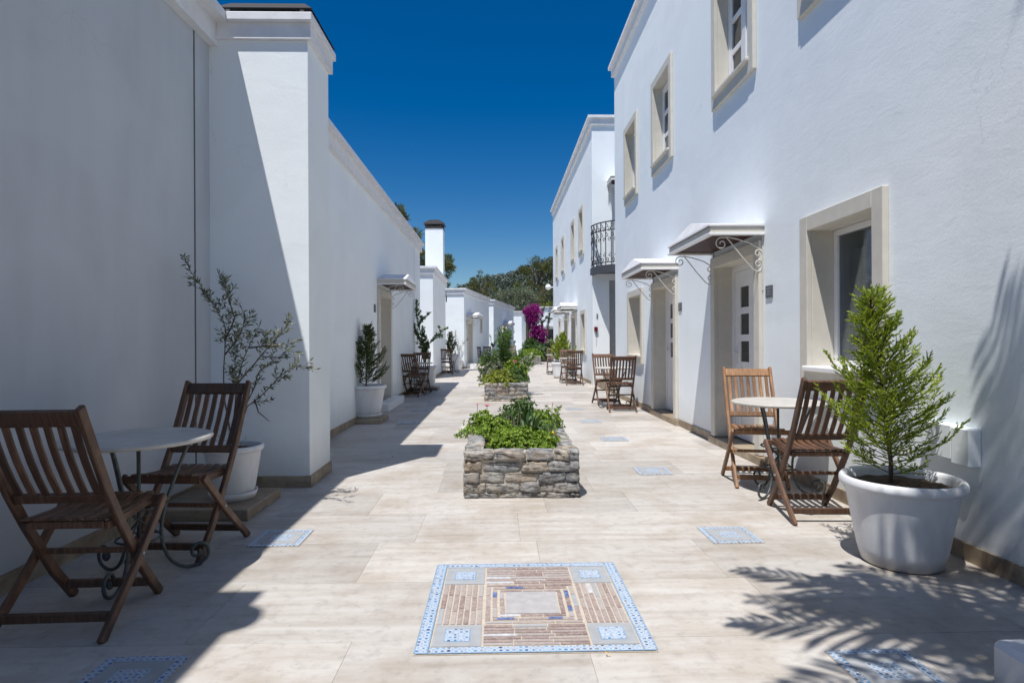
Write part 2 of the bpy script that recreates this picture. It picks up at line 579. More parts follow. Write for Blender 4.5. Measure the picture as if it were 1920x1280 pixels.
def tilemat(name, cell, hexy=True):
    """blue and white glazed pattern: rows of blue lozenges on white"""
    m, nt, p = newmat(name)
    v = coord(nt)
    vo = N(nt, 'ShaderNodeTexVoronoi', feature='F1')
    vo.inputs['Scale'].default_value = 1 / cell
    vo.inputs['Randomness'].default_value = 0.25
    nt.links.new(v, vo.inputs['Vector'])
    dot = ramp(nt, vo.outputs['Distance'], [(0.30, 1.0), (0.36, 0.0)])
    ring = ramp(nt, vo.outputs['Distance'], [(0.50, 0.0), (0.58, 0.5)])
    sep = N(nt, 'ShaderNodeSeparateColor')
    nt.links.new(vo.outputs['Color'], sep.inputs[0])
    blue = ramp(nt, sep.outputs[0], [(0.0, (0.02, 0.03, 0.09)), (0.4, (0.04, 0.12, 0.32)), (0.75, (0.06, 0.25, 0.48)), (1.0, (0.22, 0.40, 0.62))])
    c = mixc(nt, (0.50, 0.56, 0.62), blue, dot)
    c = mixc(nt, c, (0.10, 0.22, 0.45), ring)
    n = noise_t(nt, v, 60, 4)
    c = mixc(nt, c, (0.42, 0.45, 0.48), ramp(nt, n, [(0.42, 0), (0.7, 0.75)]))
    nt.links.new(c, p.inputs['Base Color'])
    p.inputs['Roughness'].default_value = 0.3
    return m


M['blue_tile'] = tilemat('blue_glazed_tile', 0.022)
M['blue_border'] = tilemat('blue_border_tile', 0.024)
M['blue_edge'] = simple('blue_edging', (0.22, 0.34, 0.48), 0.4)
M['grey_tile'] = simple('grey_field_stone', (0.36, 0.37, 0.38), 0.5, var=0.10, nscale=20)
M['centre_stone'] = simple('pinkish_stone', (0.42, 0.40, 0.395), 0.5, var=0.12, nscale=25)
M['grout'] = simple('grout', (0.50, 0.44, 0.36), 0.9, var=0.15, nscale=60)


def brickmat():
    m, nt, p = newmat('worn_brick_strip')
    oi = N(nt, 'ShaderNodeObjectInfo')
    c = ramp(nt, oi.outputs['Random'], [(0.0, (0.22, 0.155, 0.145)), (0.3, (0.30, 0.23, 0.215)), (0.55, (0.37, 0.32, 0.30)), (0.75, (0.26, 0.19, 0.18)), (1.0, (0.39, 0.37, 0.36))])
    n = noise_t(nt, worldpos(nt), 70, 5, 0.7)
    c = mixc(nt, c, (0.5, 0.44, 0.38), ramp(nt, n, [(0.45, 0), (0.7, 0.7)]))
    c = mixc(nt, c, (0.12, 0.09, 0.09), ramp(nt, noise_t(nt, worldpos(nt), 130, 3), [(0.62, 0), (0.75, 0.7)]))
    nt.links.new(c, p.inputs['Base Color'])
    p.inputs['Roughness'].default_value = 0.75
    bump(nt, p, n, 0.5, 0.002)
    return m


M['brick'] = brickmat()
M['cobalt'] = simple('cobalt_tile', (0.13, 0.17, 0.34), 0.35, var=0.6, nscale=60)
M['pale_chip'] = simple('pale_tile_chip', (0.55, 0.54, 0.55), 0.4, var=0.2, nscale=60)


def hillmat():
    m, nt, p = newmat('hill_ground')
    v = worldpos(nt)
    n = noise_t(nt, v, 0.05, 6, 0.65)
    c = ramp(nt, n, [(0.40, (0.07, 0.09, 0.055)), (0.50, (0.17, 0.165, 0.12)), (0.60, (0.40, 0.35, 0.28))])
    n2 = noise_t(nt, v, 1.2, 5, 0.7)
    c = mixc(nt, c, (0.05, 0.065, 0.035), ramp(nt, n2, [(0.4, 0.0), (0.6, 0.7)]))
    nt.links.new(c, p.inputs['Base Color'])
    p.inputs['Roughness'].default_value = 0.95
    return m


M['hill'] = hillmat()

# ------------------------------------------------------------------ ground, terrain, paving
def hill_h(x, y):
    if y < 90: return 0.0
    t = min(1.0, (y - 90) / 270.0)
    crest = 26 + 0.35 * (x + 24) + 3 * noise.noise(Vector((x * 0.012, 3.1, 0)))
    if x < -24: crest = 26 + 0.40 * (x + 24)
    crest = max(6, min(110, crest))
    k = t * t * (3 - 2 * t)
    h = crest * k + 5.0 * noise.noise(Vector((x * 0.02, y * 0.02, 0))) * t * (1 - t) * 2
    if y > 360: h -= (y - 360) * 0.05
    return h


def make_terrain():
    xs = [-900, -500, -300] + [-200 + 10 * i for i in range(51)] + [400, 600, 900]
    ys = [-150, 60, 85] + [95 + 11 * i for i in range(30)] + [450, 600, 900, 1500]
    vs = [(x, y, hill_h(x, y) - 0.06) for y in ys for x in xs]
    n = len(xs)
    fs = [(j * n + i, j * n + i + 1, (j + 1) * n + i + 1, (j + 1) * n + i) for j in range(len(ys) - 1) for i in range(n - 1)]
    mb = MB(); mb.add(vs, fs, True)
    tag(mb.obj('hill_terrain', M['hill'], fixn=False), kind='structure')


make_terrain()
mb = MB(); mb.box(-9, 12, -6, 60, -0.05, -0.006)
pave = tag(mb.obj('pavement', M['joint']), kind='structure')

mb = MB(); mb.box(-0.5, 0.5, -0.5, 0.5, -0.02, 0)
slab_me = mb.mesh('paving_slab', M['slab'])
mb_far = MB()
y = 0.62
row = 0
while y < 48:
    d = 0.57
    x0, x1 = (-2.34, 2.5) if y < 15.2 else (-2.5 if y < 25 else -2.0, 5.5 if y > 25 else 4.0)
    xx = x0 - rnd(0, 0.6)
    while xx < x1:
        L = random.choice((0.61, 0.9, 0.9, 1.2, 1.2))
        a, b = max(xx, x0), min(xx + L, x1)
        if b - a > 0.08:
            g = 0.0013
            if y < 15.2:
                mesh_obj('paving_slab', slab_me, pave, ((a + b) / 2, y + d / 2, rnd(-0.0006, 0.0006)), scale=(b - a - g, d - g, 1))
            else:
                mb_far.box(a, b - 0.004, y, y + d - 0.004, -0.02, rnd(-0.0006, 0.0006))
        xx += L
    y += d
    row += 1
tag(mb_far.obj('distant_paving', M['slab'], pave), kind='stuff')


# ------------------------------------------------------------------ building kit
def frame(ox, oy, sx, sy, dx, dy):
    """local (s, d, z) -> world : s runs along the wall, d goes into the building"""
    return Matrix(((sx, dx, 0, ox), (sy, dy, 0, oy), (0, 0, 1, 0), (0, 0, 0, 1)))


def wall_cells(mb, s0, s1, z0, z1, th, ops, d0=0.0):
    ss = sorted({s0, s1, *[o[0] for o in ops], *[o[1] for o in ops]})
    zs = sorted({z0, z1, *[o[2] for o in ops], *[o[3] for o in ops]})
    ss = [s for s in ss if s0 <= s <= s1]; zs = [z for z in zs if z0 <= z <= z1]
    def hole(a, b):
        if a < s0 or a > s1 or b < z0 or b > z1: return True
        return any(o[0] < a < o[1] and o[2] < b < o[3] for o in ops)
    d1 = d0 + th
    for i in range(len(ss) - 1):
        for j in range(len(zs) - 1):
            a, b, c, e = ss[i], ss[i + 1], zs[j], zs[j + 1]
            ms, mz = (a + b) / 2, (c + e) / 2
            if hole(ms, mz): continue
            mb.add([(a, d0, c), (b, d0, c), (b, d0, e), (a, d0, e)], [(0, 1, 2, 3)])
            mb.add([(a, d1, c), (b, d1, c), (b, d1, e), (a, d1, e)], [(3, 2, 1, 0)])
            eps = 1e-4
            for (p, q, t) in (((a, c), (a, e), hole(a - eps, mz)), ((b, c), (b, e), hole(b + eps, mz)),
                              ((a, c), (b, c), hole(ms, c - eps)), ((a, e), (b, e), hole(ms, e + eps))):
                if t:
                    mb.add([(p[0], d0, p[1]), (q[0], d0, q[1]), (q[0], d1, q[1]), (p[0], d1, p[1])], [(0, 1, 2, 3)])


def coping(parent, T, s0, s1, D, z, o1=0.055, o2=0.11, h1=0.17, h2=0.065, th=0.34):
    """two-step parapet: flat fascia band and a thin lip above it"""
    for nm, o, a, b in (('parapet_band', o1, z - h1 - h2, z - h2), ('coping', o2, z - h2, z)):
        mb = MB(T)
        mb.box(s0 - o, s1 + o, -o, th, a, b)
        mb.box(s0 - o, s1 + o, D - th, D + o, a, b)
        mb.box(s0 - o, s0 + th, th, D - th, a, b)
        mb.box(s1 - th, s1 + o, th, D - th, a, b)
        mb.obj(nm, M['coping'], parent)


def skirt(parent, T, s0, s1, gaps=(), h=0.092, t=0.014, L=0.62, D=None):
    mbu = MB(); mbu.box(0, 1, 0, 1, 0, 1)
    me = bpy.data.meshes.get('skirting_stone') or mbu.mesh('skirting_stone', M['skirting'])
    rot = T.to_3x3()
    s = s0
    while s < s1 - 1e-3:
        e = min(s + L + rnd(-0.03, 0.03), s1)
        if s1 - e < 0.1: e = s1
        segs = [(s, e)]
        for g0, g1 in gaps:
            new = []
            for a, b in segs:
                if b <= g0 or a >= g1: new.append((a, b)); continue
                if a < g0: new.append((a, g0))
                if b > g1: new.append((g1, b))
            segs = new
        for a, b in segs:
            if b - a < 0.03: continue
            p = T @ Vector((a, -t, 0))
            mb = MB(T); mb.box(a + 0.001, b - 0.001, -t, 0.03, 0, h + rnd(-0.002, 0.002))
            mb.obj('skirting_stone', M['skirting'], parent)
        s = e


FW = 0.115     # width of the cream surround
RV = 0.17      # depth of the reveal


def surround(T, s0, s1, z0, z1, bottom=True, proud=0.042, rv=RV, fw=FW, name='window'):
    mb = MB(T)
    i0, i1, k0, k1 = s0 + fw, s1 - fw, (z0 + fw if bottom else z0), z1 - fw
    e = 0.003
    mb.box(s0, i0, -proud, -e * 0 - 0.0015, z0, z1)
    mb.box(i1, s1, -proud, -0.0015, z0, z1)
    mb.box(i0, i1, -proud, -0.0015, k1, z1)
    if bottom: mb.box(i0, i1, -proud, -0.0015, z0, k0)
    # reveal lining, inside the wall opening
    l = 0.012
    zb = k0
    mb.box(i0 - l, i0, -0.001, rv, zb - (l if bottom else 0), k1 + l)
    mb.box(i1, i1 + l, -0.001, rv, zb - (l if bottom else 0), k1 + l)
    mb.box(i0, i1, -0.001, rv, k1, k1 + l)
    if bottom: mb.box(i0, i1, -0.001, rv, k0 - l, k0)
    return mb, (i0, i1, k0, k1)


def op_of(s0, s1, z0, z1, bottom=True):
    l = 0.0125
    return (s0 + FW - l, s1 - FW + l, z0 + (FW - l if bottom else 0), z1 - FW + l)


def window(parent, T, s0, s1, z0, z1, kind='two'):
    RV = 0.11 if z0 > 3 else 0.17
    mb, (a, b, c, d) = surround(T, s0, s1, z0, z1, rv=RV)
    o = mb.obj('window', M['cream'], parent, bevel=0.004)
    ms = MB(T); ms.box(a - 0.03, b + 0.03, -0.075, RV - 0.002, c - 0.004, c + 0.035)
    ms.obj('sill', M['white_paint'] if kind == 'near' else M['cream'], o, bevel=0.008)
    c += 0.035
    f = MB(T); f0, f1 = RV, RV + 0.05
    w_ = 0.045
    f.box(a - 0.01, a + w_, f0, f1, c, d); f.box(b - w_, b + 0.01, f0, f1, c, d)
    f.box(a + w_, b - w_, f0, f1, c, c + w_); f.box(a + w_, b - w_, f0, f1, d - w_, d)
    m_ = (a + b) / 2
    if kind == 'two':
        f.box(m_ - 0.045, m_ + 0.045, f0 - 0.006, f1, c + w_, d - w_)
        for p, q in ((a + w_, m_ - 0.045), (m_ + 0.045, b - w_)):
            n = 3; H = d - w_ - c - w_; pad = 0.05
            f.box(p, p + 0.05, f0 + 0.004, f1 - 0.004, c + w_, d - w_)
            f.box(q - 0.05, q, f0 + 0.004, f1 - 0.004, c + w_, d - w_)
            for k in range(n + 1):
                zz = c + w_ + (H - 0.06) * k / n
                f.box(p + 0.05, q - 0.05, f0 + 0.006, f1 - 0.006, zz, zz + 0.06)
            for k in range(n):
                g = MB(T); za = c + w_ + (H - 0.06) * k / n + 0.06; zb = c + w_ + (H - 0.06) * (k + 1) / n
                g.box(p + 0.05, q - 0.05, f0 + 0.022, f0 + 0.03, za, zb)
                g.obj('pane', M['dark_glass'], o)
        f.obj('frame', M['white_paint'], o, bevel=0.003)
    elif kind == 'screen':
        f.obj('frame', M['white_paint'], o, bevel=0.003)
        for za, zb in ((c + w_, c + w_ + (d - c) * 0.42), (c + w_ + (d - c) * 0.42 + 0.01, d - w_)):
            g = MB(T); g.box(a + w_, b - w_, f0 + 0.022, f0 + 0.03, za, zb); g.obj('pane', M['dark_glass'], o)
    elif kind == 'near':
        f.obj('frame', M['white_paint'], o, bevel=0.003)
        g = MB(T); g.box(a + w_, b - w_, f0 + 0.02, f0 + 0.026, c + w_, d - w_); g.obj('pane', M['glass'], o)
        # grey panelled shutter doors standing inside the glass
        q = MB(T); dd = f0 + 0.16
        q.box(a - 0.2, a + 0.14, dd + 0.10, dd + 0.14, c - 0.3, d + 0.2)
        q.box(a + 0.17, a + 0.32, dd, dd + 0.04, c - 0.3, d - 0.14)
        q.box(a + 0.60, b + 0.3, dd, dd + 0.04, c - 0.3, d - 0.14)
        q.box(b - 0.62 + 0.19, b - 0.10, dd, dd + 0.04, d - 0.22, d - 0.14)
        for k in range(4):
            zz = c - 0.25 + k * 0.30
            q.box(b - 0.62 + 0.19, b - 0.10, dd, dd + 0.04, zz, zz + 0.08)
        q.obj('shutter', M['curtain'], o)
    return o


def spiral(cx, cz, r0, r1, a0, turns, n=18):
    """points in the (d,z) plane, from the outside in"""
    out = []
    for i in range(n + 1):
        t = i / n
        a = a0 + turns * 2 * PI * t
        r = r0 + (r1 - r0) * t
        out.append((cx + r * math.cos(a), cz + r * math.sin(a)))
    return out


def bracket_mb(T, s, zt, sc=1.0, r=0.0055):
    mb = MB(T)
    z = lambda v: zt - v * sc
    def tube(pts): mb.tube([(s, d * sc, zz) for d, zz in pts], r, 6)
    mb.box(s - 0.009, s + 0.009, -0.012, -0.002, z(0.50), z(0.0))
    # outer spiral then the long diagonal and the foot curl against the wall
    sp = spiral(-0.385, 0, 0.062, 0.012, PI * 0.35, 1.35, 22)
    sp = [(p[0], zt - 0.075 * sc + p[1] * sc) for p in sp]
    diag = [(-0.345, z(0.012)), (-0.31, z(0.05)), (-0.20, z(0.19)), (-0.10, z(0.305)), (-0.06, z(0.33)), (-0.025, z(0.325)), (-0.006, z(0.29)), (-0.006, z(0.25))]
    tube(list(reversed(sp)) + diag)
    up = [(-0.345, z(0.012)), (-0.25, z(0.03)), (-0.12, z(0.07)), (-0.04, z(0.12)), (-0.006, z(0.165)), (-0.006, z(0.20))]
    tube(up)
    s2 = [(p[0], zt - 0.205 * sc + p[1] * sc) for p in spiral(-0.045, 0.04, 0.042, 0.010, -0.45, 1.2, 16)]
    tube([(-0.006, z(0.165))] + [(a, b) for a, b in s2])
    s3 = [(p[0], zt - 0.255 * sc + p[1] * sc) for p in spiral(-0.042, -0.005, 0.036, 0.010, 0.6, 1.25, 16)]
    tube([(-0.006, z(0.285))] + s3)
    return mb


def canopy(parent, T, s0, s1, zb=2.115, proj=0.5, detail=True):
    zt = zb + 0.095
    m = (s0 + s1) / 2
    rise = 0.135
    mb = MB(T)
    p = proj
    e = 0.012
    vs = [(s0 - e, -p - e, zt), (s1 + e, -p - e, zt), (s1 + e, -0.002, zt), (s0 - e, -0.002, zt), (m, -p * 0.93, zt + rise), (m, -0.002, zt + rise)]
    vs2 = [(a, b, c - 0.018) for a, b, c in vs]
    fs = [(0, 1, 4), (1, 2, 5, 4), (3, 0, 4, 5)]
    mb.add(vs + vs2, fs + [tuple(i + 6 for i in reversed(f)) for f in fs] +
           [(0, 6, 7, 1), (1, 7, 8, 2), (2, 8, 11, 5), (5, 11, 9, 3), (3, 9, 6, 0)])
    o = mb.obj('door_canopy', M['coping'], parent)
    f = MB(T)
    zf = zt - 0.019
    f.box(s0, s1, -p, -p + 0.03, zb + 0.02, zf)
    f.box(s0, s0 + 0.03, -p + 0.03, -0.002, zb + 0.02, zf)
    f.box(s1 - 0.03, s1, -p + 0.03, -0.002, zb + 0.02, zf)
    f.obj('fascia', M['cream'], o, bevel=0.003)
    f = MB(T)
    f.box(s0 - 0.014, s1 + 0.014, -p - 0.014, -p + 0.035, zb - 0.004, zb + 0.0185)
    f.box(s0 - 0.014, s0 + 0.035, -p + 0.035, -0.002, zb - 0.004, zb + 0.0185)
    f.box(s1 - 0.035, s1 + 0.014, -p + 0.035, -0.002, zb - 0.004, zb + 0.0185)
    f.obj('moulding', M['white_paint'], o, bevel=0.003)
    nb = 9 if detail else 4
    for k in range(nb):
        g = MB(T)
        d0 = -p + 0.037 + (p - 0.045) * k / nb
        g.box(s0 + 0.036, s1 - 0.036, d0, d0 + (p - 0.045) / nb - 0.004, zb + 0.022, zb + 0.034)
        g.obj('soffit_board', M['soffit'], o)
    for s, mat in ((s0 + 0.03, 'cream_iron'), (s1 - 0.03, 'cream_iron')):
        bracket_mb(T, s, zb - 0.004, 1.0).obj('bracket', M[mat], o)
    return o


def door(parent, T, s0, s1, z1, z0=0.0, hinge_far=True):
    mb, (a, b, c, d) = surround(T, s0, s1, z0 + 0.085, z1, bottom=False)
    o = mb.obj('door', M['cream'], parent, bevel=0.004)
    l = MB(T)
    y0, y1 = RV, RV + 0.045
    z0 += 0.09
    H = d - z0
    fw = 0.06
    l.box(a - 0.01, a + fw, y0 - 0.01, y1, z0, d); l.box(b - fw, b + 0.01, y0 - 0.01, y1, z0, d); l.box(a + fw, b - fw, y0 - 0.01, y1, d - fw, d)
    l.obj('frame', M['white_paint'], o, bevel=0.003)
    a2, b2, d2 = a + fw + 0.004, b - fw - 0.004, d - fw - 0.004
    W_ = b2 - a2
    cols = [(a2 + W_ * 0.16, a2 + W_ * 0.40), (a2 + W_ * 0.60, a2 + W_ * 0.84)]
    zr = [(d2 - 0.17 - 0.22 - k * 0.29, d2 - 0.17 - k * 0.29) for k in range(3)]
    ops = [(p, q, za, zb) for p, q in cols for za, zb in zr] + [(a2 + W_ * 0.16, b2 - W_ * 0.16, z0 + 0.14, z0 + 0.78)]
    lf = MB(T); wall_cells(lf, a2, b2, z0 + 0.006, d2, 0.04, ops, d0=y0)
    lo = lf.obj('leaf', M['white_paint'], o)
    for (p, q, za, zb) in ops[:-1]:
        g = MB(T); g.box(p, q, y0 + 0.012, y0 + 0.02, za, zb); g.obj('pane', M['dark_glass'], o)
    p, q, za, zb = ops[-1]
    g = MB(T); g.box(p, q, y0 + 0.012, y0 + 0.03, za, zb); g.box(p + 0.04, q - 0.04, y0 + 0.004, y0 + 0.012, za + 0.04, zb - 0.04)
    g.obj('panel', M['white_paint'], o, bevel=0.003)
    hs_ = b2 - 0.05 if hinge_far else a2 + 0.05
    h = MB(T)
    h.tube([(hs_, y0 - 0.001, 1.02), (hs_, y0 - 0.05, 1.02), (hs_ + (-0.10 if hinge_far else 0.10), y0 - 0.052, 1.02)], 0.009, 8)
    h.box(hs_ - 0.018, hs_ + 0.018, y0 - 0.006, y0 - 0.001, 0.90, 1.09)
    h.obj('handle', M['white_paint'], o)
    hg = MB(T)
    hx = a2 + 0.0 if hinge_far else b2
    for zz in (0.45, 1.15, 1.75):
        hg.tube([(hx, y0 - 0.014, zz), (hx, y0 - 0.014, zz + 0.08)], 0.008, 8)
    hg.obj('hinge', M['white_paint'], o)
    return o


def shell(name, label, cat, T, s0, s1, Z, D, wins=(), doors=(), ops=(), mat='white_plaster', cop=True, skirt_on=True, side_skirt=True, group=None, zgap=0.40, **ck):
    o = thing(name, label, cat, tuple(T @ Vector(((s0 + s1) / 2, 0, 0))), group)
    opl = [op_of(a, b, c, d) for a, b, c, d, k in wins] + [op_of(a, b, 0.0, d, False) for a, b, d in doors] + list(ops)
    wt = Z - 0.2
    mb = MB(T); wall_cells(mb, s0, s1, -0.02, wt, 0.3, opl)
    mb.obj('front_wall', M[mat], o)
    mb = MB(T); mb.box(s0, s0 + 0.25, 0.3, D, -0.02, wt); mb.box(s1 - 0.25, s1, 0.3, D, -0.02, wt); mb.box(s0 + 0.25, s1 - 0.25, D - 0.25, D, -0.02, wt)
    mb.obj('side_wall', M[mat], o)
    mb = MB(T); mb.box(s0 + 0.25, s1 - 0.25, 0.3, D - 0.25, Z - 0.55, Z - zgap)
    mb.obj('roof', M['coping'], o)
    if cop: coping(o, T, s0, s1, D, Z, **ck)
    for a, b, c, d, k in wins: window(o, T, a, b, c, d, k)
    for a, b, d in doors:
        door(o, T, a, b, d)
    if skirt_on:
        skirt(o, T, s0, s1, [(a - 0.03, b + 0.03) for a, b, d in doors])
        if side_skirt:
            T2 = T @ frame(s0, 0, 0, 1, 1, 0)
            skirt(o, T2, 0, min(D, 1.6))
    return o


# right-hand near building ------------------------------------------------
XR = 2.435
TR = frame(XR, 0, 0, 1, 1, 0)
WZ = (3.70, 5.14)
b1 = shell('white_house', 'tall white two storey house along the right edge with two canopied doors', 'building', TR, -2.4, 12.5, 6.88, 6.0,
           wins=[(3.70, 4.74, 0.80, 2.11, 'near'), (10.04, 11.18, 0.76, 2.05, 'screen'),
                 (3.70, 4.76, *WZ, 'two'), (5.60, 6.70, *WZ, 'two'), (8.29, 9.37, *WZ, 'two'), (10.38, 11.42, *WZ, 'screen')],
           doors=[(5.49, 6.76, 2.07), (8.12, 9.42, 2.05)])
for a, b in ((5.44, 6.82), (8.07, 9.48)):
    st = MB(TR); st.box(a, b, -0.055, 0.35, 0.0, 0.078); st.obj('threshold', M['skirting'], b1, bevel=0.004)
canopy(b1, TR, 5.46, 6.78)
canopy(b1, TR, 8.10, 9.42)
for (sy, z) in ((5.345, 1.585), (8.0, 1.60)):
    pq = MB(TR); pq.box(sy - 0.055, sy + 0.075, -0.012, -0.001, z - 0.055, z + 0.055)
    po = pq.obj('door_plaque', M['plaque'], b1, bevel=0.002)
    pr = MB(TR)
    for k, wd in enumerate((0.085, 0.06, 0.075)):
        pr.box(sy + 0.01 - wd / 2, sy + 0.01 + wd / 2, -0.0135, -0.0121, z + 0.026 - 0.026 * k, z + 0.030 - 0.026 * k)
    pr.obj('engraved_line', M['chalk'], po)
# two plastered boxes on the wall behind the big pot
for (a, b, za, zb, t) in ((3.115, 3.345, 0.515, 0.70, 0.060), (2.985, 3.112, 0.500, 0.695, 0.068)):
    q = MB(TR); q.box(a, b, -t, -0.001, za, zb)
    q.obj('plastered_meter_box', M['white_plaster'], b1, bevel=0.007)

# second right-hand building ---------------------------------------------
W2 = (3.66, 5.08)
TB2 = frame(2.46, 0, 0, 1, 1, 0)
b2 = shell('white_house', 'second white two storey house on the right, beyond the gap with the round black balcony', 'building', TB2, 16.0, 27.0, 7.02, 6.0,
           wins=[(17.2, 18.15, *W2, 'screen'), (19.15, 20.1, *W2, 'screen'), (22.2, 23.15, *W2, 'screen'), (24.5, 25.45, *W2, 'screen'),
                 (16.85, 17.85, 0.76, 2.05, 'screen'), (23.5, 24.4, 0.76, 2.05, 'screen')],
           doors=[(18.85, 20.05, 2.05), (21.0, 22.2, 2.05)], side_skirt=False)
# its end wall needs the passage and the balcony door: a facing wall stands in front of the plain side wall
TE = frame(2.46, 15.70, 1, 0, 0, 1)
mb = MB(TE); wall_cells(mb, 0.0, 3.5, -0.02, 6.82, 0.298, [(0.44, 1.6, -0.02, 2.75), (0.52, 1.40, 3.10, 5.22)])
mb.obj('end_wall', M['white_plaster'], b2)
mb = MB(TE); mb.box(-0.11, 3.5, -0.11, 0.185, 6.955, 7.019); mb.obj('coping', M['coping'], b2)
mb = MB(TE); mb.box(-0.055, 3.5, -0.055, 0.24, 6.785, 6.9545); mb.obj('parapet_band', M['coping'], b2)
mb = MB(TE); mb.box(0.44, 1.6, 0.16, 0.28, -0.02, 2.75); mb.obj('passage_wall', M['grey_slab'], b2)
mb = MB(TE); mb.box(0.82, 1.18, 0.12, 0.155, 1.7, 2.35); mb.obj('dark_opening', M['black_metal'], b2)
mb = MB(TE)
for a, b, c, d in ((0.52, 0.60, 3.10, 5.22), (1.32, 1.40, 3.10, 5.22), (0.60, 1.32, 5.12, 5.22), (0.60, 0.68, 3.10, 5.12), (0.68, 1.32, 3.10, 4.0), (0.68, 1.32, 4.9, 5.12)):
    mb.box(a, b, 0.10, 0.15, c, d)
do = mb.obj('balcony_door', M['white_paint'], b2)
mb = MB(TE); mb.box(0.68, 1.32, 0.12, 0.13, 4.0, 4.9); mb.obj('pane', M['dark_glass'], do)
canopy(b2, TE, 0.40, 1.55, zb=5.22, proj=0.55, detail=False)
# canopies over its two doors
canopy(b2, TB2, 18.75, 20.15, zb=2.16, detail=False)
canopy(b2, TB2, 20.95, 22.3, zb=2.16, detail=False)
# wall alarm, green sign
mb = MB(TE); mb.box(0.035, 0.125, -0.06, -0.001, 1.40, 1.52); al = mb.obj('alarm_sounder', M['alarm'], b2, bevel=0.012)
mb = MB(TE); mb.box(0.085, 0.105, -0.02, -0.001, 1.35, 1.398); mb.obj('cable_gland', M['black_metal'], al)
mb = MB(TE); mb.box(0.092, 0.100, -0.008, -0.001, 1.02, 1.348); mb.obj('conduit', M['grey_slab'], al)
mb = MB(TE); mb.box(0.10, 0.14, -0.008, -0.001, 1.73, 1.86); sg = mb.obj('small_sign', M['green_sign'], b2)
mb = MB(TE)
for zz in (1.755, 1.79, 1.825): mb.box(0.107, 0.133, -0.0095, -0.0081, zz, zz + 0.014)
mb.obj('lettering', M['chalk'], sg)
# round balcony
BC = (3.42, 15.70)
RB = 1.02
def arc(r, z, n=25, a0=PI, a1=2 * PI):
    return [(BC[0] + r * math.cos(a0 + (a1 - a0) * i / (n - 1)), BC[1] - 0.001 + r * math.sin(a0 + (a1 - a0) * i / (n - 1)), z) for i in range(n)]
mb = MB()
top, bot = arc(RB, 3.03), arc(RB, 2.86)
bi = arc(RB - 0.09, 2.86); bi2 = arc(RB - 0.09, 2.90)
n = len(top)
vs = top + bot + bi + bi2
fs = [tuple(range(n))] + [tuple(range(4 * n - 1, 3 * n - 1, -1))]
for i in range(n - 1):
    fs += [(i, i + 1, n + i + 1, n + i), (n + i, n + i + 1, 2 * n + i + 1, 2 * n + i), (2 * n + i, 2 * n + i + 1, 3 * n + i + 1, 3 * n + i)]
mb.add(vs, fs)
bal = mb.obj('balcony', M['dark_grey'], b2)
mb = MB(); mb.tube(arc(RB - 0.03, 4.13), 0.016, 8); mb.tube(arc(RB - 0.03, 3.92), 0.010, 6); mb.tube(arc(RB - 0.03, 3.12), 0.012, 6); mb.tube(arc(RB - 0.03, 3.035), 0.02, 6)
mb.obj('rail', M['black_metal'], bal)
sc_ = MB()
nb = 19
for k in range(nb):
    a = PI + PI * (k + 0.5) / nb
    x, yy = BC[0] + (RB - 0.03) * math.cos(a), BC[1] + (RB - 0.03) * math.sin(a)
    q = MB(); q.bar((x, yy, 3.04), (x, yy, 4.12), 0.019, 0.019); q.obj('baluster', M['black_metal'], bal)
    for (z0, sg_, tt) in ((4.03, 1, 1), (3.95, -1, -1), (3.19, 1, -1), (3.30, -1, 1), (3.80, 1, 1), (3.70, -1, -1)):
        pts = spiral(0, z0, 0.055, 0.012, PI / 2 * tt, 1.1 * sg_, 12)
        sc_.tube([(BC[0] + (RB - 0.03) * math.cos(a + (p + sg_ * 0.045) / RB), BC[1] + (RB - 0.03) * math.sin(a + (p + sg_ * 0.045) / RB), z) for p, z in pts], 0.009, 4)
sc_.obj('scrollwork', M['black_metal'], bal)
# little balcony on its far end, vertical bars
mb = MB(); mb.box(2.34, 3.6, 27.001, 27.9, 2.45, 2.58); bb = mb.obj('balcony', M['grey_slab'], b2)
mb = MB()
for k in range(13): mb.box(2.36 + 0.1 * k, 2.375 + 0.1 * k, 27.86, 27.875, 2.58, 3.6)
for k in range(2): mb.box(2.355, 2.37, 27.02 + 0.4 * k, 27.035 + 0.4 * k, 2.58, 3.6)
mb.box(2.34, 3.6, 27.855, 27.885, 3.6, 3.64); mb.box(2.34, 2.38, 27.001, 27.855, 3.6, 3.64)
mb.obj('railing', M['black_metal'], bb)
# globe lamps on the far corner
mb = MB(); mb.tube([(2.459, 26.8, 3.55), (2.34, 26.8, 3.55)], 0.022, 8); lp = mb.obj('lamp_arm', M['white_paint'], b2)
mb = MB(); mb.lathe([(0.001, -0.13), (0.07, -0.11), (0.115, -0.06), (0.13, 0), (0.115, 0.06), (0.07, 0.11), (0.001, 0.13)], 16, (2.22, 26.8, 3.56)); mb.obj('lamp_globe', M['globe'], lp)

# stone steps up the passage between the two right-hand houses
sp = thing('stone_steps', 'pale stone steps rising in the gap between the two right-hand houses', 'steps', (3.0, 14.3, 0))
for k, (ya, yb, zz) in enumerate(((13.1, 15.68, 0.17), (13.5, 15.68, 0.34), (13.9, 15.68, 0.50))):
    mb = MB(); mb.box(2.50 + 0.22 * k, 4.2, ya, yb, 0.17 * k + 0.0, zz); mb.obj('step', M['skirting'], sp, bevel=0.006)
mb = MB(); mb.box(4.2, 4.45, 12.53, 15.69, 0, 5.0)
tag(mb.obj('passage_back_wall', M['white_plaster']), 'white wall closing the gap between the two right-hand houses', 'wall')

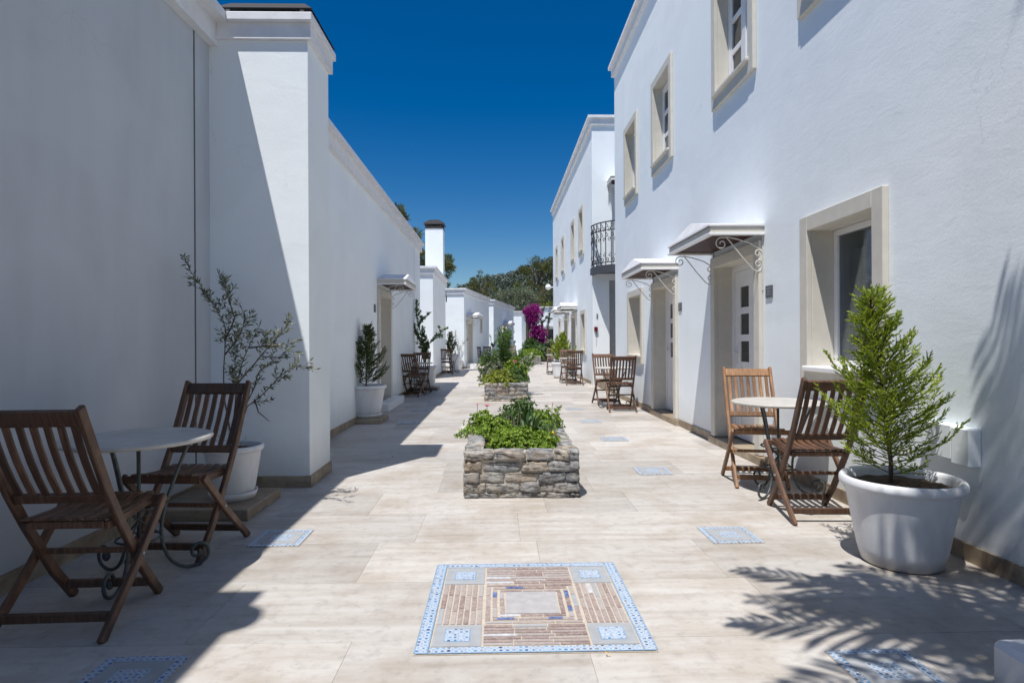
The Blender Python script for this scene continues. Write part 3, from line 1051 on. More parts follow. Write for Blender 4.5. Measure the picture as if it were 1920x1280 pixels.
# left-hand row ------------------------------------------------------------
XA = -2.285
TA = frame(XA, 0, 0, 1, -1, 0)
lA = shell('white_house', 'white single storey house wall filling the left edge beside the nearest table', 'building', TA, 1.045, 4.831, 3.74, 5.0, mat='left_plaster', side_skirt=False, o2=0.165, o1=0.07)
mb = MB(TA); mb.box(4.585, 4.60, -0.004, -0.001, 0.09, 3.5); mb.obj('expansion_joint', M['plaque'], lA)
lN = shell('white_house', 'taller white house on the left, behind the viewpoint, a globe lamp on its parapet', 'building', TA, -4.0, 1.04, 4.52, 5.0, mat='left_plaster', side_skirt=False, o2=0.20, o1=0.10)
mb = MB(); mb.lathe([(0.03, 0), (0.03, 0.06), (0.06, 0.07), (0.11, 0.12), (0.13, 0.19), (0.11, 0.26), (0.06, 0.31), (0.001, 0.32)], 20, (-2.165, 0.89, 4.521))
mb.obj('parapet_globe_lamp', M['globe'], lN)
XT = -1.508
TT = frame(XT, 0, 0, 1, -1, 0)
tw = thing('chimney_breast', 'wide white chimney breast standing out from the left wall under a black hood', 'chimney', (-1.85, 5.1, 0))
mb = MB(TT); mb.box(4.832, 5.41, 0, 0.79, -0.02, 3.55); mb.obj('stack', M['white_plaster'], tw)
mb = MB(TT); mb.box(4.80, 5.445, -0.032, 0.705, 3.551, 3.675); mb.obj('parapet_band', M['coping'], tw)
mb = MB(TT); mb.box(4.757, 5.47, -0.055, 0.612, 3.676, 3.742); mb.obj('coping', M['coping'], tw, bevel=0.006)
mb = MB(TT)
vs = [(4.77, -0.05, 3.778), (5.46, -0.05, 3.778), (5.46, 0.72, 3.778), (4.77, 0.72, 3.778), (4.86, 0.03, 3.86), (5.38, 0.03, 3.86), (5.38, 0.62, 3.86), (4.86, 0.62, 3.86)]
mb.add(vs, [(0, 1, 2, 3), (4, 5, 6, 7), (0, 1, 5, 4), (1, 2, 6, 5), (2, 3, 7, 6), (3, 0, 4, 7)])
mb.obj('hood', M['black_metal'], tw)
mb = MB(TT)
for s in (4.80, 5.40):
    for d in (0.02, 0.60): mb.box(s, s + 0.03, d, d + 0.03, 3.743, 3.79)
mb.obj('hood_leg', M['grey_slab'], tw)
mb = MB(TT); mb.box(4.90, 5.34, 0.07, 0.56, 3.743, 3.777); mb.obj('flue', M['black_metal'], tw)
skirt(tw, TT, 4.82, 5.42, L=0.3)
skirt(tw, frame(0, 4.832, -1, 0, 0, 1) @ Matrix.Translation((-XT, 0, 0)), 0.0, 0.775, L=0.2)

XL = -2.035
TL = frame(XL, 0, 0, 1, -1, 0)
l2 = shell('white_house', 'long low white house on the left behind the chimney breast, with one canopied door', 'building', TL, 5.412, 15.7, 3.71, 5.0,
           doors=[(10.15, 11.35, 2.06)])
canopy(l2, TL, 10.15, 11.4, zb=2.12, proj=0.48)
mb = MB(TL); mb.box(14.62, 14.628, -0.004, -0.001, 0.09, 3.5); mb.obj('expansion_joint', M['grey_slab'], l2)
mb = MB(TL); mb.box(9.88, 10.0, -0.014, -0.001, 1.64, 1.77); mb.obj('door_plaque', M['plaque'], l2)
mb = MB(TL); mb.box(9.98, 11.6, -0.22, -0.015, 0.0, 0.13); mb.obj('door_step', M['white_paint'], l2, bevel=0.006)

l3 = shell('white_house', 'low white house on the left with a tall white chimney rising at its far end', 'building', TL, 18.8, 23.2, 3.50, 5.0, mat='white_plaster')
mb = MB(); mb.box(-2.72, -2.06, 22.55, 23.18, 3.1, 5.38); ch = mb.obj('chimney', M['white_plaster'], l3)
mb = MB()
for x in (-2.71, -2.10):
    for yy in (22.56, 23.14): mb.box(x, x + 0.03, yy, yy + 0.03, 5.38, 5.54)
mb.box(-2.74, -2.04, 22.53, 23.2, 5.382, 5.405)
vs = [(-2.78, 22.49, 5.54), (-2.0, 22.49, 5.54), (-2.0, 23.25, 5.54), (-2.78, 23.25, 5.54), (-2.76, 22.51, 5.60), (-2.02, 22.51, 5.60), (-2.02, 23.23, 5.60), (-2.76, 23.23, 5.60),
      (-2.55, 22.72, 5.74), (-2.23, 22.72, 5.74), (-2.23, 23.02, 5.74), (-2.55, 23.02, 5.74)]
mb.add(vs, [(3, 2, 1, 0)] + [(a, (a + 1) % 4, (a + 1) % 4 + 4, a + 4) for a in range(4)] + [(a + 4, (a + 1) % 4 + 4, (a + 1) % 4 + 8, a + 8) for a in range(4)] + [(8, 9, 10, 11)])
mb.obj('chimney_hood', M['black_metal'], ch)
mb = MB(); mb.tube([(-1.985 + 0.0, 23.05 + 0.09 * math.cos(t * PI / 8), 2.78 + 0.11 * math.sin(t * PI / 8)) for t in range(17)], 0.014, 6)
mb.tube([(-1.99, 23.0, 2.89), (-1.99, 22.9, 3.08)], 0.01, 5)
mb.obj('cable_coil', M['black_metal'], l3)


def angled(x0, y0, x1, y1):
    d = Vector((x1 - x0, y1 - y0)).normalized()
    return frame(x0, y0, d.x, d.y, -d.y, d.x), Vector((x1 - x0, y1 - y0)).length


T4, L4 = angled(-1.46, 25.6, -0.50, 31.5)
l4 = shell('white_house', 'low white house farther up the left side with a slit window beside its door', 'building', T4, 0, L4, 3.42, 4.5,
           wins=[(3.5, 3.95, 1.55, 2.45, 'screen')], doors=[(0.5, 1.65, 2.06)], mat='white_plaster')
canopy(l4, T4, 0.35, 1.8, zb=2.20, proj=0.5, detail=False)
mb = MB(T4); mb.box(0.4, 1.7, -0.5, -0.016, 0, 0.2); mb.obj('door_step', M['white_paint'], l4)
T5, L5 = angled(-0.27, 32.6, 1.00, 39.9)
l5 = shell('white_house', 'low white house behind the tall oleander with a small canopy near its far end', 'building', T5, 0, L5, 3.42, 4.5,
           doors=[(3.2, 4.4, 2.06)], mat='white_plaster')
canopy(l5, T5, 3.1, 4.5, zb=2.15, proj=0.5, detail=False)
T6, L6 = angled(1.72, 44.8, 2.2, 48.5)
l6 = shell('white_house', 'last and smallest white house of the left row, beside the magenta bougainvillea', 'building', T6, 0, L6, 3.40, 4.5, mat='white_plaster')

# house closing the street ---------------------------------------------------
TN = frame(0, 44.0, 1, 0, 0, 1)
bn = shell('white_house', 'white house closing the far end of the street, pale lattice balcony over a porch', 'building', TN, 3.1, 11, 3.68, 5.0,
           ops=[(3.45, 4.7, -0.02, 2.05)], mat='white_plaster', skirt_on=False, th=0.4)
mb = MB(TN); mb.box(3.35, 5.4, -0.8, -0.001, 2.1, 2.22); nb_ = mb.obj('balcony', M['grey_slab'], bn)
mb = MB(TN)
for k in range(20):
    a = 3.4 + 0.1 * k
    mb.bar((a, -0.78, 2.22), (a + 0.1, -0.78, 3.0), 0.025, 0.02); mb.bar((a + 0.1, -0.78, 2.22), (a, -0.78, 3.0), 0.025, 0.02)
mb.box(3.37, 5.4, -0.80, -0.76, 3.0, 3.04)
mb.obj('railing', M['white_paint'], nb_)
mb = MB(); mb.box(2.5, 3.05, 41, 41.3, -0.02, 2.5)
tag(mb.obj('garden_wall', M['white_plaster']), 'short white wall behind the bougainvillea trunk', 'wall')

# palm tree's planter kerb in the near right corner
mb = MB(); mb.box(1.61, 2.40, 0.25, 1.95, 0.0, 0.17)
kb = tag(mb.obj('white_planter_kerb', M['white_plastic'], bevel=0.02), 'low chipped white painted block in the bottom right corner', 'planter')

# ------------------------------------------------------------------ mosaics in the paving
def slab_piece(name, x0, x1, y0, y1, mat, parent, z0=0.001, z1=0.005, bevel=0):
    mb = MB(); mb.box(x0, x1, y0, y1, z0, z1)
    return mb.obj(name, mat, parent, bevel)


MX0, MX1, MY0, MY1 = -0.316, 0.582, 2.222, 3.100
mo = thing('floor_mosaic', 'large square floor mosaic of blue tiles and worn brick strips in the middle foreground', 'mosaic', (0.13, 2.66, 0))
MW, MD = MX1 - MX0, MY1 - MY0
mu = lambda u: MX0 + u * MW
mv = lambda v: MY0 + v * MD
slab_piece('grout_bed', MX0 - 0.006, MX1 + 0.006, MY0 - 0.006, MY1 + 0.006, M['grout'], mo, 0.0012, 0.0036)
bw = 0.047
def seg(a, b, n, g=0.003):
    L = (b - a) / n
    return [(a + L * i + g / 2, a + L * (i + 1) - g / 2) for i in range(n)]
ZT = 0.0072
for a, b in seg(MY0, MY1, 5):
    slab_piece('border_tile', MX0, MX0 + bw, a, b, M['blue_border'], mo, 0.0037, ZT)
    slab_piece('border_tile', MX1 - bw, MX1, a, b, M['blue_border'], mo, 0.0037, ZT)
for a, b in seg(MX0 + bw + 0.004, MX1 - bw - 0.004, 4):
    slab_piece('border_tile', a, b, MY0, MY0 + bw * 0.85, M['blue_border'], mo, 0.0037, ZT)
    slab_piece('border_tile', a, b, MY1 - bw * 0.85, MY1, M['blue_border'], mo, 0.0037, ZT)
for x in (MX0 - 0.004, MX0 + bw - 0.003, MX1 - bw - 0.001, MX1 - 0.001):
    slab_piece('blue_line', x, x + 0.005, MY0, MY1, M['blue_edge'], mo, 0.0072, 0.0078)
for yy in (MY0 - 0.004, MY1 - 0.001):
    slab_piece('blue_line', MX0 + 0.003, MX1 - 0.003, yy, yy + 0.005, M['blue_edge'], mo, 0.0072, 0.0077)
ca, cb, cc, cd = 0.062, 0.278, 0.735, 0.940
va, vb, vc, vd = 0.055, 0.255, 0.708, 0.945
for (u0, u1) in ((ca, cb - 0.008), (cc + 0.008, cd)):
    for (v0, v1) in ((va, vb - 0.008), (vc + 0.008, vd)):
        q = slab_piece('corner_slab', mu(u0), mu(u1), mv(v0), mv(v1), M['grey_tile'], mo, 0.0037, 0.0068)
        um, vm = (u0 + u1) / 2, (v0 + v1) / 2
        slab_piece('tile_edge', mu(um) - 0.051, mu(um) + 0.051, mv(vm) - 0.051, mv(vm) + 0.051, M['blue_edge'], q, 0.0069, 0.0075)
        slab_piece('glazed_tile', mu(um) - 0.047, mu(um) + 0.047, mv(vm) - 0.047, mv(vm) + 0.047, M['blue_tile'], q, 0.0076, 0.0084)
def brick_row(x0, x1, y0, y1, along, cuts):
    a, b = (x0, x1) if along == 'x' else (y0, y1)
    n = cuts
    ps = sorted([a] + [a + (b - a) * (i + rnd(-0.18, 0.18)) / n for i in range(1, n)] + [b])
    for p, q in zip(ps, ps[1:]):
        r = random.random()
        mt = 'pale_chip' if r < 0.05 else ('grey_tile' if r < 0.11 else 'brick')
        g = 0.0022; j = rnd(-0.0012, 0.0012)
        if along == 'x': slab_piece('brick', p + g, q - g, y0 + j, y1 + j, M[mt], mo, 0.0037, 0.0066 + rnd(0, 0.0008))
        else: slab_piece('brick', x0 + j, x1 + j, p + g, q - g, M[mt], mo, 0.0037, 0.0066 + rnd(0, 0.0008))
for v0, v1 in ((va, vb - 0.008), (vc + 0.008, vd)):
    for a, b in seg(mv(v0), mv(v1), 7, 0.006): brick_row(mu(cb), mu(cc), a, b, 'x', 3)
for u0, u1 in ((ca, cb - 0.008), (cc + 0.008, cd)):
    for a, b in seg(mu(u0), mu(u1), 7, 0.007): brick_row(a, b, mv(vb), mv(vc), 'y', 3)
cx0, cx1, cy0, cy1 = mu(cb), mu(cc), mv(vb), mv(vc)
for ring, off in enumerate((0.004, 0.034, 0.066)):
    t = 0.019
    a0, a1, b0, b1 = cx0 + off, cx1 - off, cy0 + off, cy1 - off
    brick_row(a0, a1, b0, b0 + t, 'x', 3); brick_row(a0, a1, b1 - t, b1, 'x', 3)
    brick_row(a0, a0 + t, b0 + t + 0.003, b1 - t - 0.003, 'y', 3); brick_row(a1 - t, a1, b0 + t + 0.003, b1 - t - 0.003, 'y', 3)
    if ring == 1:
        for (x_, y_, w2, h2) in ((a0 + 0.02, b0, 0.07, t), (a1 - 0.11, b0, 0.06, t), (a1 - t, b1 - 0.12, t, 0.07), (a1 - t, b0 + 0.07, t, 0.05), (a0 + 0.06, b1 - t, 0.08, t), (a0, b1 - 0.11, t, 0.05)):
            slab_piece('cobalt_chip', x_, x_ + w2, y_, y_ + h2, M['cobalt'], mo, 0.0076, 0.0082)
slab_piece('centre_slab', cx0 + 0.092, cx1 - 0.092, cy0 + 0.090, cy1 - 0.090, M['centre_stone'], mo, 0.0037, 0.0072)


def small_tile():
    t = thing('inlay_tile', 'x', 'tile')
    s = 0.147
    slab_piece('grout_bed', -s, s, -s, s, M['grout'], t, 0.0012, 0.0036)
    b = 0.036
    for x0, x1, y0, y1 in ((-s + .002, -s + b, -s + .002, s - .002), (s - b, s - .002, -s + .002, s - .002), (-s + b + .003, s - b - .003, -s + .002, -s + b), (-s + b + .003, s - b - .003, s - b, s - .002)):
        slab_piece('border_tile', x0, x1, y0, y1, M['blue_border'], t, 0.0037, 0.0062)
    f = slab_piece('field_slab', -s + b + .003, s - b - .003, -s + b + .003, s - b - .003, M['grey_tile'], t, 0.0037, 0.0060)
    slab_piece('glazed_tile', -0.055, 0.055, -0.055, 0.055, M['blue_tile'], f, 0.0061, 0.0068)
    return t


proto = small_tile()
tl = [(1.345, 2.055, 'square inlay tile with blue border in dappled palm shade at the bottom right'),
      (1.355, 3.528, 'square inlay tile with blue border in full sun left of the big white pot'),
      (1.352, 5.285, 'square blue bordered inlay tile level with the near right-hand chairs'),
      (1.345, 7.03, 'square inlay tile in sun level with the nearest canopied door on the right'),
      (1.31, 8.60, 'faint square inlay tile level with the second canopied door on the right'),
      (1.28, 10.22, 'faint square inlay tile level with the second pair of chairs on the right'),
      (-1.282, 2.09, 'square blue bordered inlay tile in deep shade at the bottom left'),
      (-1.282, 3.572, 'square inlay tile cut in half by the shadow edge on the left'),
      (-1.30, 8.62, 'square inlay tile at the shadow corner right of the potted cypress on a stone slab'),
      (-1.30, 10.15, 'faint square inlay tile in shade in front of the white door step'),
      (-1.28, 11.75, 'faint square inlay tile at the shadow step left of the second planter')]
for i, (x, y, lb) in enumerate(tl):
    o = proto if i == 0 else copytree(proto)
    place(o, (x, y, 0), rnd(-0.01, 0.01))
    tag(o, lb, 'tile', 'inlay tiles along the paving')

# ------------------------------------------------------------------ chairs
def make_chair(mat):
    c = thing('folding_chair', 'x', 'chair')
    m = M[mat]
    back = [(0.235, 0.0), (0.10, 0.16), (-0.06, 0.40), (-0.155, 0.56), (-0.325, 0.915)]
    def on_back(z):
        for (y0, z0), (y1, z1) in zip(back, back[1:]):
            if z0 <= z <= z1:
                t = (z - z0) / (z1 - z0); return y0 + (y1 - y0) * t
    for s in (-1, 1):
        mb = MB(); mb.strip([(s * 0.189, y, z) for y, z in back], 0.024, 0.042); mb.obj('back_post', m, c, bevel=0.004)
        mb = MB(); mb.strip([(s * 0.216, 0.225, 0.452), (s * 0.216, -0.02, 0.205), (s * 0.216, -0.250, 0.0)], 0.023, 0.040); mb.obj('leg', m, c, bevel=0.004)
        mb = MB(); mb.strip([(s * 0.160, -0.115, 0.415), (s * 0.160, 0.03, 0.418), (s * 0.160, 0.225, 0.440)], 0.020, 0.034); mb.obj('seat_rail', m, c, bevel=0.003)
    # back rails and slats follow the lean of the posts
    d = Vector((0, back[4][0] - back[3][0], back[4][1] - back[3][1])).normalized()
    nrm = Vector((0, -d.z, d.y))
    def rail(name, z, h, t, hx):
        p = Vector((0, on_back(z), z))
        mb = MB(); mb.bar(p - Vector((hx, 0, 0)), p + Vector((hx, 0, 0)), h, t, tuple(d)); mb.obj(name, m, c, bevel=0.003)
    rail('top_rail', 0.872, 0.066, 0.024, 0.176)
    rail('back_rail', 0.535, 0.040, 0.022, 0.176)
    n = 7
    for k in range(n):
        x = -0.150 + 0.300 * k / (n - 1)
        pts = []
        for i in range(5):
            z = 0.55 + 0.29 * i / 4
            y = on_back(z) - 0.010 * math.sin(PI * i / 4)
            pts.append((x, y, z))
        mb = MB(); mb.strip(pts, 0.028, 0.010); mb.obj('back_slat', m, c, bevel=0.002)
    for name, y, z, hx, h in (('seat_crossbar', -0.110, 0.420, 0.150, 0.030), ('seat_crossbar', 0.225, 0.438, 0.204, 0.036),
                              ('stretcher', on_back(0.075), 0.075, 0.176, 0.036), ('stretcher', -0.170, 0.072, 0.204, 0.036), ('stretcher', 0.052, 0.262, 0.204, 0.022)):
        mb = MB(); mb.bar((-hx, y, z), (hx, y, z), 0.022, h, (0, 1, 0)); mb.obj(name, m, c, bevel=0.003)
    for k in range(7):
        x = -0.147 + 0.294 * k / 6
        pts = [(x, -0.130, 0.446), (x, -0.05, 0.440), (x, 0.04, 0.438), (x, 0.13, 0.446), (x, 0.20, 0.461), (x, 0.240, 0.463)]
        mb = MB(); mb.strip(pts, 0.034, 0.011); mb.obj('seat_slat', m, c, bevel=0.002)
    mb = MB()
    for s in (-1, 1):
        for y, z in ((0.030, 0.262),):
            mb.lathe([(0.001, 0), (0.008, 0), (0.008, 0.004), (0.001, 0.005)], 8)
    mb = MB()
    for s in (-1, 1): mb.tube([(s * 0.230, 0.028, 0.252), (s * 0.2275, 0.028, 0.252)], 0.008, 8)
    mb.obj('pivot_bolt', M['grey_slab'], c)
    return c


cd_, cl_ = make_chair('wood_dark'), make_chair('wood_light')
used = set()
G1 = 'folding garden chairs around the bistro tables'
def chair(x, y, deg, label, light=False):
    p = cl_ if light else cd_
    o = p if p not in used else copytree(p)
    used.add(p)
    place(o, (x, y, 0.0), R(deg))
    tag(o, label, 'chair', G1)

chair(-1.755, 2.585, 2.0, 'dark folding chair nearest the camera on the left, seen from behind')
chair(-1.737, 3.406, 176, 'dark folding chair beyond the nearest left-hand table, facing the camera')
chair(2.06, 3.93, -3, 'brown folding chair beside the big white pot, its back to the camera')
chair(2.077, 4.84, 169.3, 'weathered orange-brown folding chair in front of the near right door, facing the camera', True)
chair(2.00, 9.86, -2, 'brown folding chair, back to the camera, in the second group on the right')
chair(1.96, 10.95, 182, 'folding chair facing the camera at the second table on the right')
chair(1.98, 15.84, -2, 'folding chair, back to the camera, in the third group on the right')
chair(1.95, 16.85, 181, 'folding chair facing the camera at the third table on the right')
chair(1.92, 21.25, 178, 'most distant folding chair on the right, beyond the potted cypress')
chair(-1.835, 12.85, -14, 'dark folding chair, back to the camera, right of the first door step on the left')
chair(-1.80, 13.75, 176, 'dark folding chair facing the camera in front of the climbing bougainvillea')
chair(-1.85, 21.5, -3, 'dark folding chair at the foot of the house with the tall chimney')
chair(-1.00, 28.6, -8, 'left one of the two small chairs beyond the slit-windowed house door')
chair(-0.62, 29.6, 170, 'right one of the two small chairs beyond the slit-windowed house door')
chair(0.72, 33.5, 170, 'tiny far folding chair half hidden behind the oleander')

# ------------------------------------------------------------------ bistro tables
def make_table():
    t = thing('bistro_table', 'x', 'table')
    mb = MB(); mb.lathe([(0.001, 0.672), (0.318, 0.672), (0.328, 0.677), (0.331, 0.685), (0.328, 0.692), (0.318, 0.695), (0.001, 0.695)], 56, smooth=False); mb.obj('tabletop', M['table_stone'], t, fixn=True)
    prof = [(0.235, 0.668), (0.20, 0.60), (0.150, 0.46), (0.108, 0.33), (0.092, 0.22), (0.105, 0.12), (0.145, 0.045), (0.20, 0.012), (0.255, 0.012), (0.298, 0.034), (0.312, 0.075),
            (0.298, 0.112), (0.265, 0.125), (0.235, 0.108), (0.228, 0.078), (0.243, 0.058), (0.263, 0.060), (0.270, 0.076), (0.262, 0.084)]
    # smooth the profile
    for _ in range(2):
        q = [prof[0]]
        for a, b in zip(prof, prof[1:]):
            q += [(a[0] * .75 + b[0] * .25, a[1] * .75 + b[1] * .25), (a[0] * .25 + b[0] * .75, a[1] * .25 + b[1] * .75)]
        prof = q + [prof[-1]]
    for k in range(3):
        a = 2 * PI * k / 3
        rs = [0.0085 if i < len(prof) * 0.8 else 0.0085 + 0.003 * (i / len(prof) - 0.8) * 5 for i in range(len(prof))]
        mb = MB(); mb.tube([(r * math.cos(a), r * math.sin(a), z) for r, z in prof], rs, 8); mb.obj('leg', M['grey_iron'], t)
    for rr, zz in ((0.098, 0.20), (0.120, 0.36)):
        mb = MB()
        mb.tube([(rr * math.cos(i * PI / 14), rr * math.sin(i * PI / 14), zz) for i in range(29)], 0.006, 6)
        mb.obj('brace_ring', M['grey_iron'], t)
    mb = MB()
    for k in range(3):
        a, b = 2 * PI * k / 3, 2 * PI * (k + 1) / 3
        mb.tube([(0.12 * math.cos(a), 0.12 * math.sin(a), 0.36), (0.0, 0.0, 0.285), (0.098 * math.cos(b), 0.098 * math.sin(b), 0.20)], 0.005, 6)
        mb.tube([(0.235 * math.cos(a), 0.235 * math.sin(a), 0.664), (0, 0, 0.664)], 0.008, 6)
    mb.tube([(0, 0, 0.66), (0, 0, 0.20)], 0.009, 8)
    mb.obj('centre_stem', M['grey_iron'], t)
    return t


pt = make_table()
for i, (x, y, a, lb) in enumerate([(-1.765, 2.99, 35, 'round stone topped table between the two near left chairs, in shade'),
                                   (2.085, 4.46, -20, 'round pale topped table between the two near right chairs, in sun'),
                                   (1.99, 10.38, 200, 'round topped table of the second group on the right'),
                                   (1.96, 16.34, 170, 'round topped table of the third group on the right'),
                                   (1.95, 20.75, 190, 'farthest round table on the right'),
                                   (-1.78, 13.3, 20, 'round topped table between the chairs under the climbing bougainvillea'),
                                   (-1.72, 22.05, 10, 'round table beside the house with the tall chimney'),
                                   (-0.80, 29.1, 10, 'round table between the two small chairs beyond the slit-windowed house door')]):
    o = pt if i == 0 else copytree(pt)
    place(o, (x, y, 0), R(a))
    tag(o, lb, 'table', 'bistro tables along the houses')

# ------------------------------------------------------------------ pots
def make_pot(h, rb, rt, label, saucer=False, soil_z=None, name='plant_pot'):
    t = thing(name, label, 'plant pot')
    z0 = 0.03 if saucer else 0.0
    p = [(0.01, z0), (rb * 0.92, z0), (rb, z0 + 0.012), (rb + (rt * 0.90 - rb) * 0.25, z0 + h * 0.18), (rb + (rt * 0.90 - rb) * 0.62, z0 + h * 0.5),
         (rt * 0.905, z0 + h * 0.86), (rt * 0.915, z0 + h * 0.875), (rt * 0.96, z0 + h * 0.88), (rt * 0.995, z0 + h * 0.90), (rt, z0 + h * 0.935), (rt * 0.99, z0 + h * 0.975), (rt * 0.955, z0 + h),
         (rt * 0.90, z0 + h * 0.99), (rt * 0.875, z0 + h * 0.95), (rt * 0.84, z0 + h * 0.80), (rt * 0.80, z0 + h * 0.68), (0.01, z0 + h * 0.68)]
    mb = MB(); mb.lathe(p, 56, cap=False); mb.obj('pot_body', M['white_plastic'], t)
    if saucer:
        mb = MB(); r = rb * 1.12
        mb.lathe([(0.01, 0), (r * 0.93, 0), (r * 1.02, 0.035), (r * 1.05, 0.055), (r * 1.0, 0.055), (r * 0.96, 0.03), (0.01, 0.028)], 48, cap=False); mb.obj('saucer', M['white_plastic'], t)
    sz = z0 + h * (soil_z or 0.86)
    mb = MB()
    vs, fs = [(0, 0, sz + 0.02)], []
    nn, rings = 40, 7
    for i in range(1, rings + 1):
        rr = rt * 0.865 * i / rings
        for k in range(nn):
            a = 2 * PI * k / nn
            vs.append((rr * math.cos(a), rr * math.sin(a), sz + 0.014 * noise.noise(Vector((rr * 30 * math.cos(a), rr * 30 * math.sin(a), h * 9))) + 0.018 * (1 - (i / rings) ** 2)))
    for k in range(nn):
        fs.append((0, 1 + k, 1 + (k + 1) % nn))
        for i in range(rings - 1):
            b_ = 1 + i * nn
            fs.append((b_ + k, b_ + nn + k, b_ + nn + (k + 1) % nn, b_ + (k + 1) % nn))
    mb.add(vs, fs, True); mb.obj('soil', M['soil'], t, fixn=False)
    return t, sz


# ------------------------------------------------------------------ leaves
class Leaves(MB):
    def leaf(self, p, d, n, L, w, fold=0.25, droop=0.0, wide=0.45):
        """pointed leaf: base p, direction d, face normal n"""
        s = d.cross(n)
        if s.length < 1e-4: s = d.orthogonal()
        s = s.normalized(); n = s.cross(d).normalized()
        mid = p + d * (L * wide) + n * (-droop * L * 0.3)
        tip = p + d * L + n * (-droop * L)
        i = len(self.v)
        self.v += [p, mid + s * (w / 2) + n * (fold * w * 0.5), tip, mid - s * (w / 2) + n * (fold * w * 0.5)]
        self.f += [[i, i + 1, i + 2, i + 3]] if fold == 0 else [[i, i + 1, i + 2], [i, i + 2, i + 3]]
        self.s += [False] if fold == 0 else [False, False]

    def long(self, p, d, L, w, bend=1.0, seg=5, up=Vector((0, 0, 1))):
        """arching strap leaf"""
        s = d.cross(up)
        s = s.normalized() if s.length > 1e-3 else Vector((1, 0, 0))
        i0 = len(self.v)
        q, dd = p.copy(), d.normalized()
        for k in range(seg + 1):
            t = k / seg
            ww = w * (0.35 + 1.3 * t) if t < 0.5 else w * (1.0 - ((t - 0.5) * 2) ** 2)
            ww = max(ww, 0.0008)
            nn = s.cross(dd)
            self.v += [q - s * ww / 2 + nn * 0.12 * ww, q + s * ww / 2 + nn * 0.12 * ww]
            q = q + dd * (L / seg)
            dd = (dd + Vector((0, 0, -bend / seg))).normalized()
        for k in range(seg):
            a = i0 + 2 * k
            self.f.append([a, a + 1, a + 3, a + 2]); self.s.append(True)

    def out(self, name, mat, parent=None):
        me = bpy.data.meshes.new(name)
        me.from_pydata([tuple(v) for v in self.v], [], self.f)
        me.polygons.foreach_set('use_smooth', self.s)
        me.materials.append(mat)
        return mesh_obj(name, me, parent)


def conifer(label, h, rad, base_z, leafmat_, lean=(0, 0), dens=1.0, seed=1, shape=1.0, group=None, needle=0.013, name='cypress_sapling', r0=0.012):
    random.seed(seed)
    t = thing(name, label, 'shrub', (0, 0, 0), group)
    lv, br = Leaves(), MB()
    trunk = [Vector((lean[0] * (k / 8) ** 1.4 + rnd(-.006, .006), lean[1] * (k / 8) ** 1.4 + rnd(-.006, .006), base_z + h * k / 8)) for k in range(9)]
    br.tube(trunk, [r0 * (1 - 0.88 * k / 8) for k in range(9)], 6)
    def tp(z):
        f_ = max(0, min(7.999, z * 8)); i = int(f_)
        return trunk[i].lerp(trunk[i + 1], f_ - i)
    nb = int(74 * dens)
    for b in range(nb):
        u = ((b + rnd(0, 1)) / nb) ** 0.92 * 0.93 + 0.05
        p = tp(u)
        az = b * 2.39996 + rnd(-.5, .5)
        env = (1 - u) ** 1.0 * 1.1 * (0.55 + 0.45 * min(1, u / 0.16)) * shape
        L = rad * env * rnd(0.40, 1.42) * 1.2 + 0.045
        el = 0.16 + 0.72 * u + rnd(-.15, .22)
        d = Vector((math.cos(az) * math.cos(el), math.sin(az) * math.cos(el), math.sin(el)))
        n = max(4, int(L / 0.020))
        pts = [p.copy()]
        q = p.copy()
        for k in range(n):
            q = q + d * (L / n)
            d = (d + Vector((rnd(-.09, .09), rnd(-.09, .09), 0.055 + rnd(-.05, .05)))).normalized()
            pts.append(q.copy())
        br.tube(pts[::2] + ([pts[-1]] if len(pts) % 2 == 0 else []), [0.0032 * (1 - 0.8 * k / len(pts[::2])) for k in range(len(pts[::2]) + (1 if len(pts) % 2 == 0 else 0))], 3)
        side0 = d.cross(Vector((0, 0, 1))).normalized()
        for k in range(1, n + 1):
            f_ = k / n
            if f_ < 0.16 and L > 0.12: continue
            dd = (pts[k] - pts[k - 1]).normalized()
            for sgn in (-1, 1):
                if random.random() < 0.12: continue
                sd = (dd * rnd(.5, 1.1) + side0 * sgn * rnd(.4, .9) + rvec() * 0.35 + Vector((0, 0, rnd(-.1, .35)))).normalized()
                sl_ = (0.036 + 0.085 * (1 - f_)) * rnd(0.5, 1.3) * (0.62 + rad)
                m_ = max(2, int(sl_ / (needle * 0.55)))
                for j in range(m_):
                    bp = pts[k] + sd * (sl_ * j / m_)
                    for s2 in (-1, 1):
                        nd = (sd + rvec() * 0.35 + dd * 0.3 + sd.cross(Vector((0, 0, 1))) * s2 * 0.5).normalized()
                        lv.leaf(bp, nd, rvec(), needle * rnd(0.8, 1.7), needle * 0.55, 0)
                lv.leaf(pts[k] + sd * sl_, sd, rvec(), needle * 1.5, needle * 0.4, 0)
        for j in range(4): lv.leaf(pts[-1] - d * 0.006 * j, (d + rvec() * 0.35).normalized(), rvec(), needle * 1.6, needle * 0.4, 0)
    br.obj('stem', M['bark'], t, fixn=False)
    lv.out('foliage', M[leafmat_], t)
    return t


# big pot, right foreground
pot, sz = make_pot(0.445, 0.185, 0.285, 'big white plastic pot in the right foreground holding a bright green cypress sapling', soil_z=0.89)
place(pot, (2.075, 3.07, 0))
cy = conifer('bright green cypress sapling growing in the big white pot in the right foreground', 0.985, 0.315, sz, 'cypress_leaf', lean=(-0.11, 0.0), dens=1.55, seed=11, needle=0.0118)
place(cy, (2.03, 3.08, 0), 0.6)
# move the lean so that it still points left after turning: keep rotation small
cy.rotation_euler = (0, 0, 0)

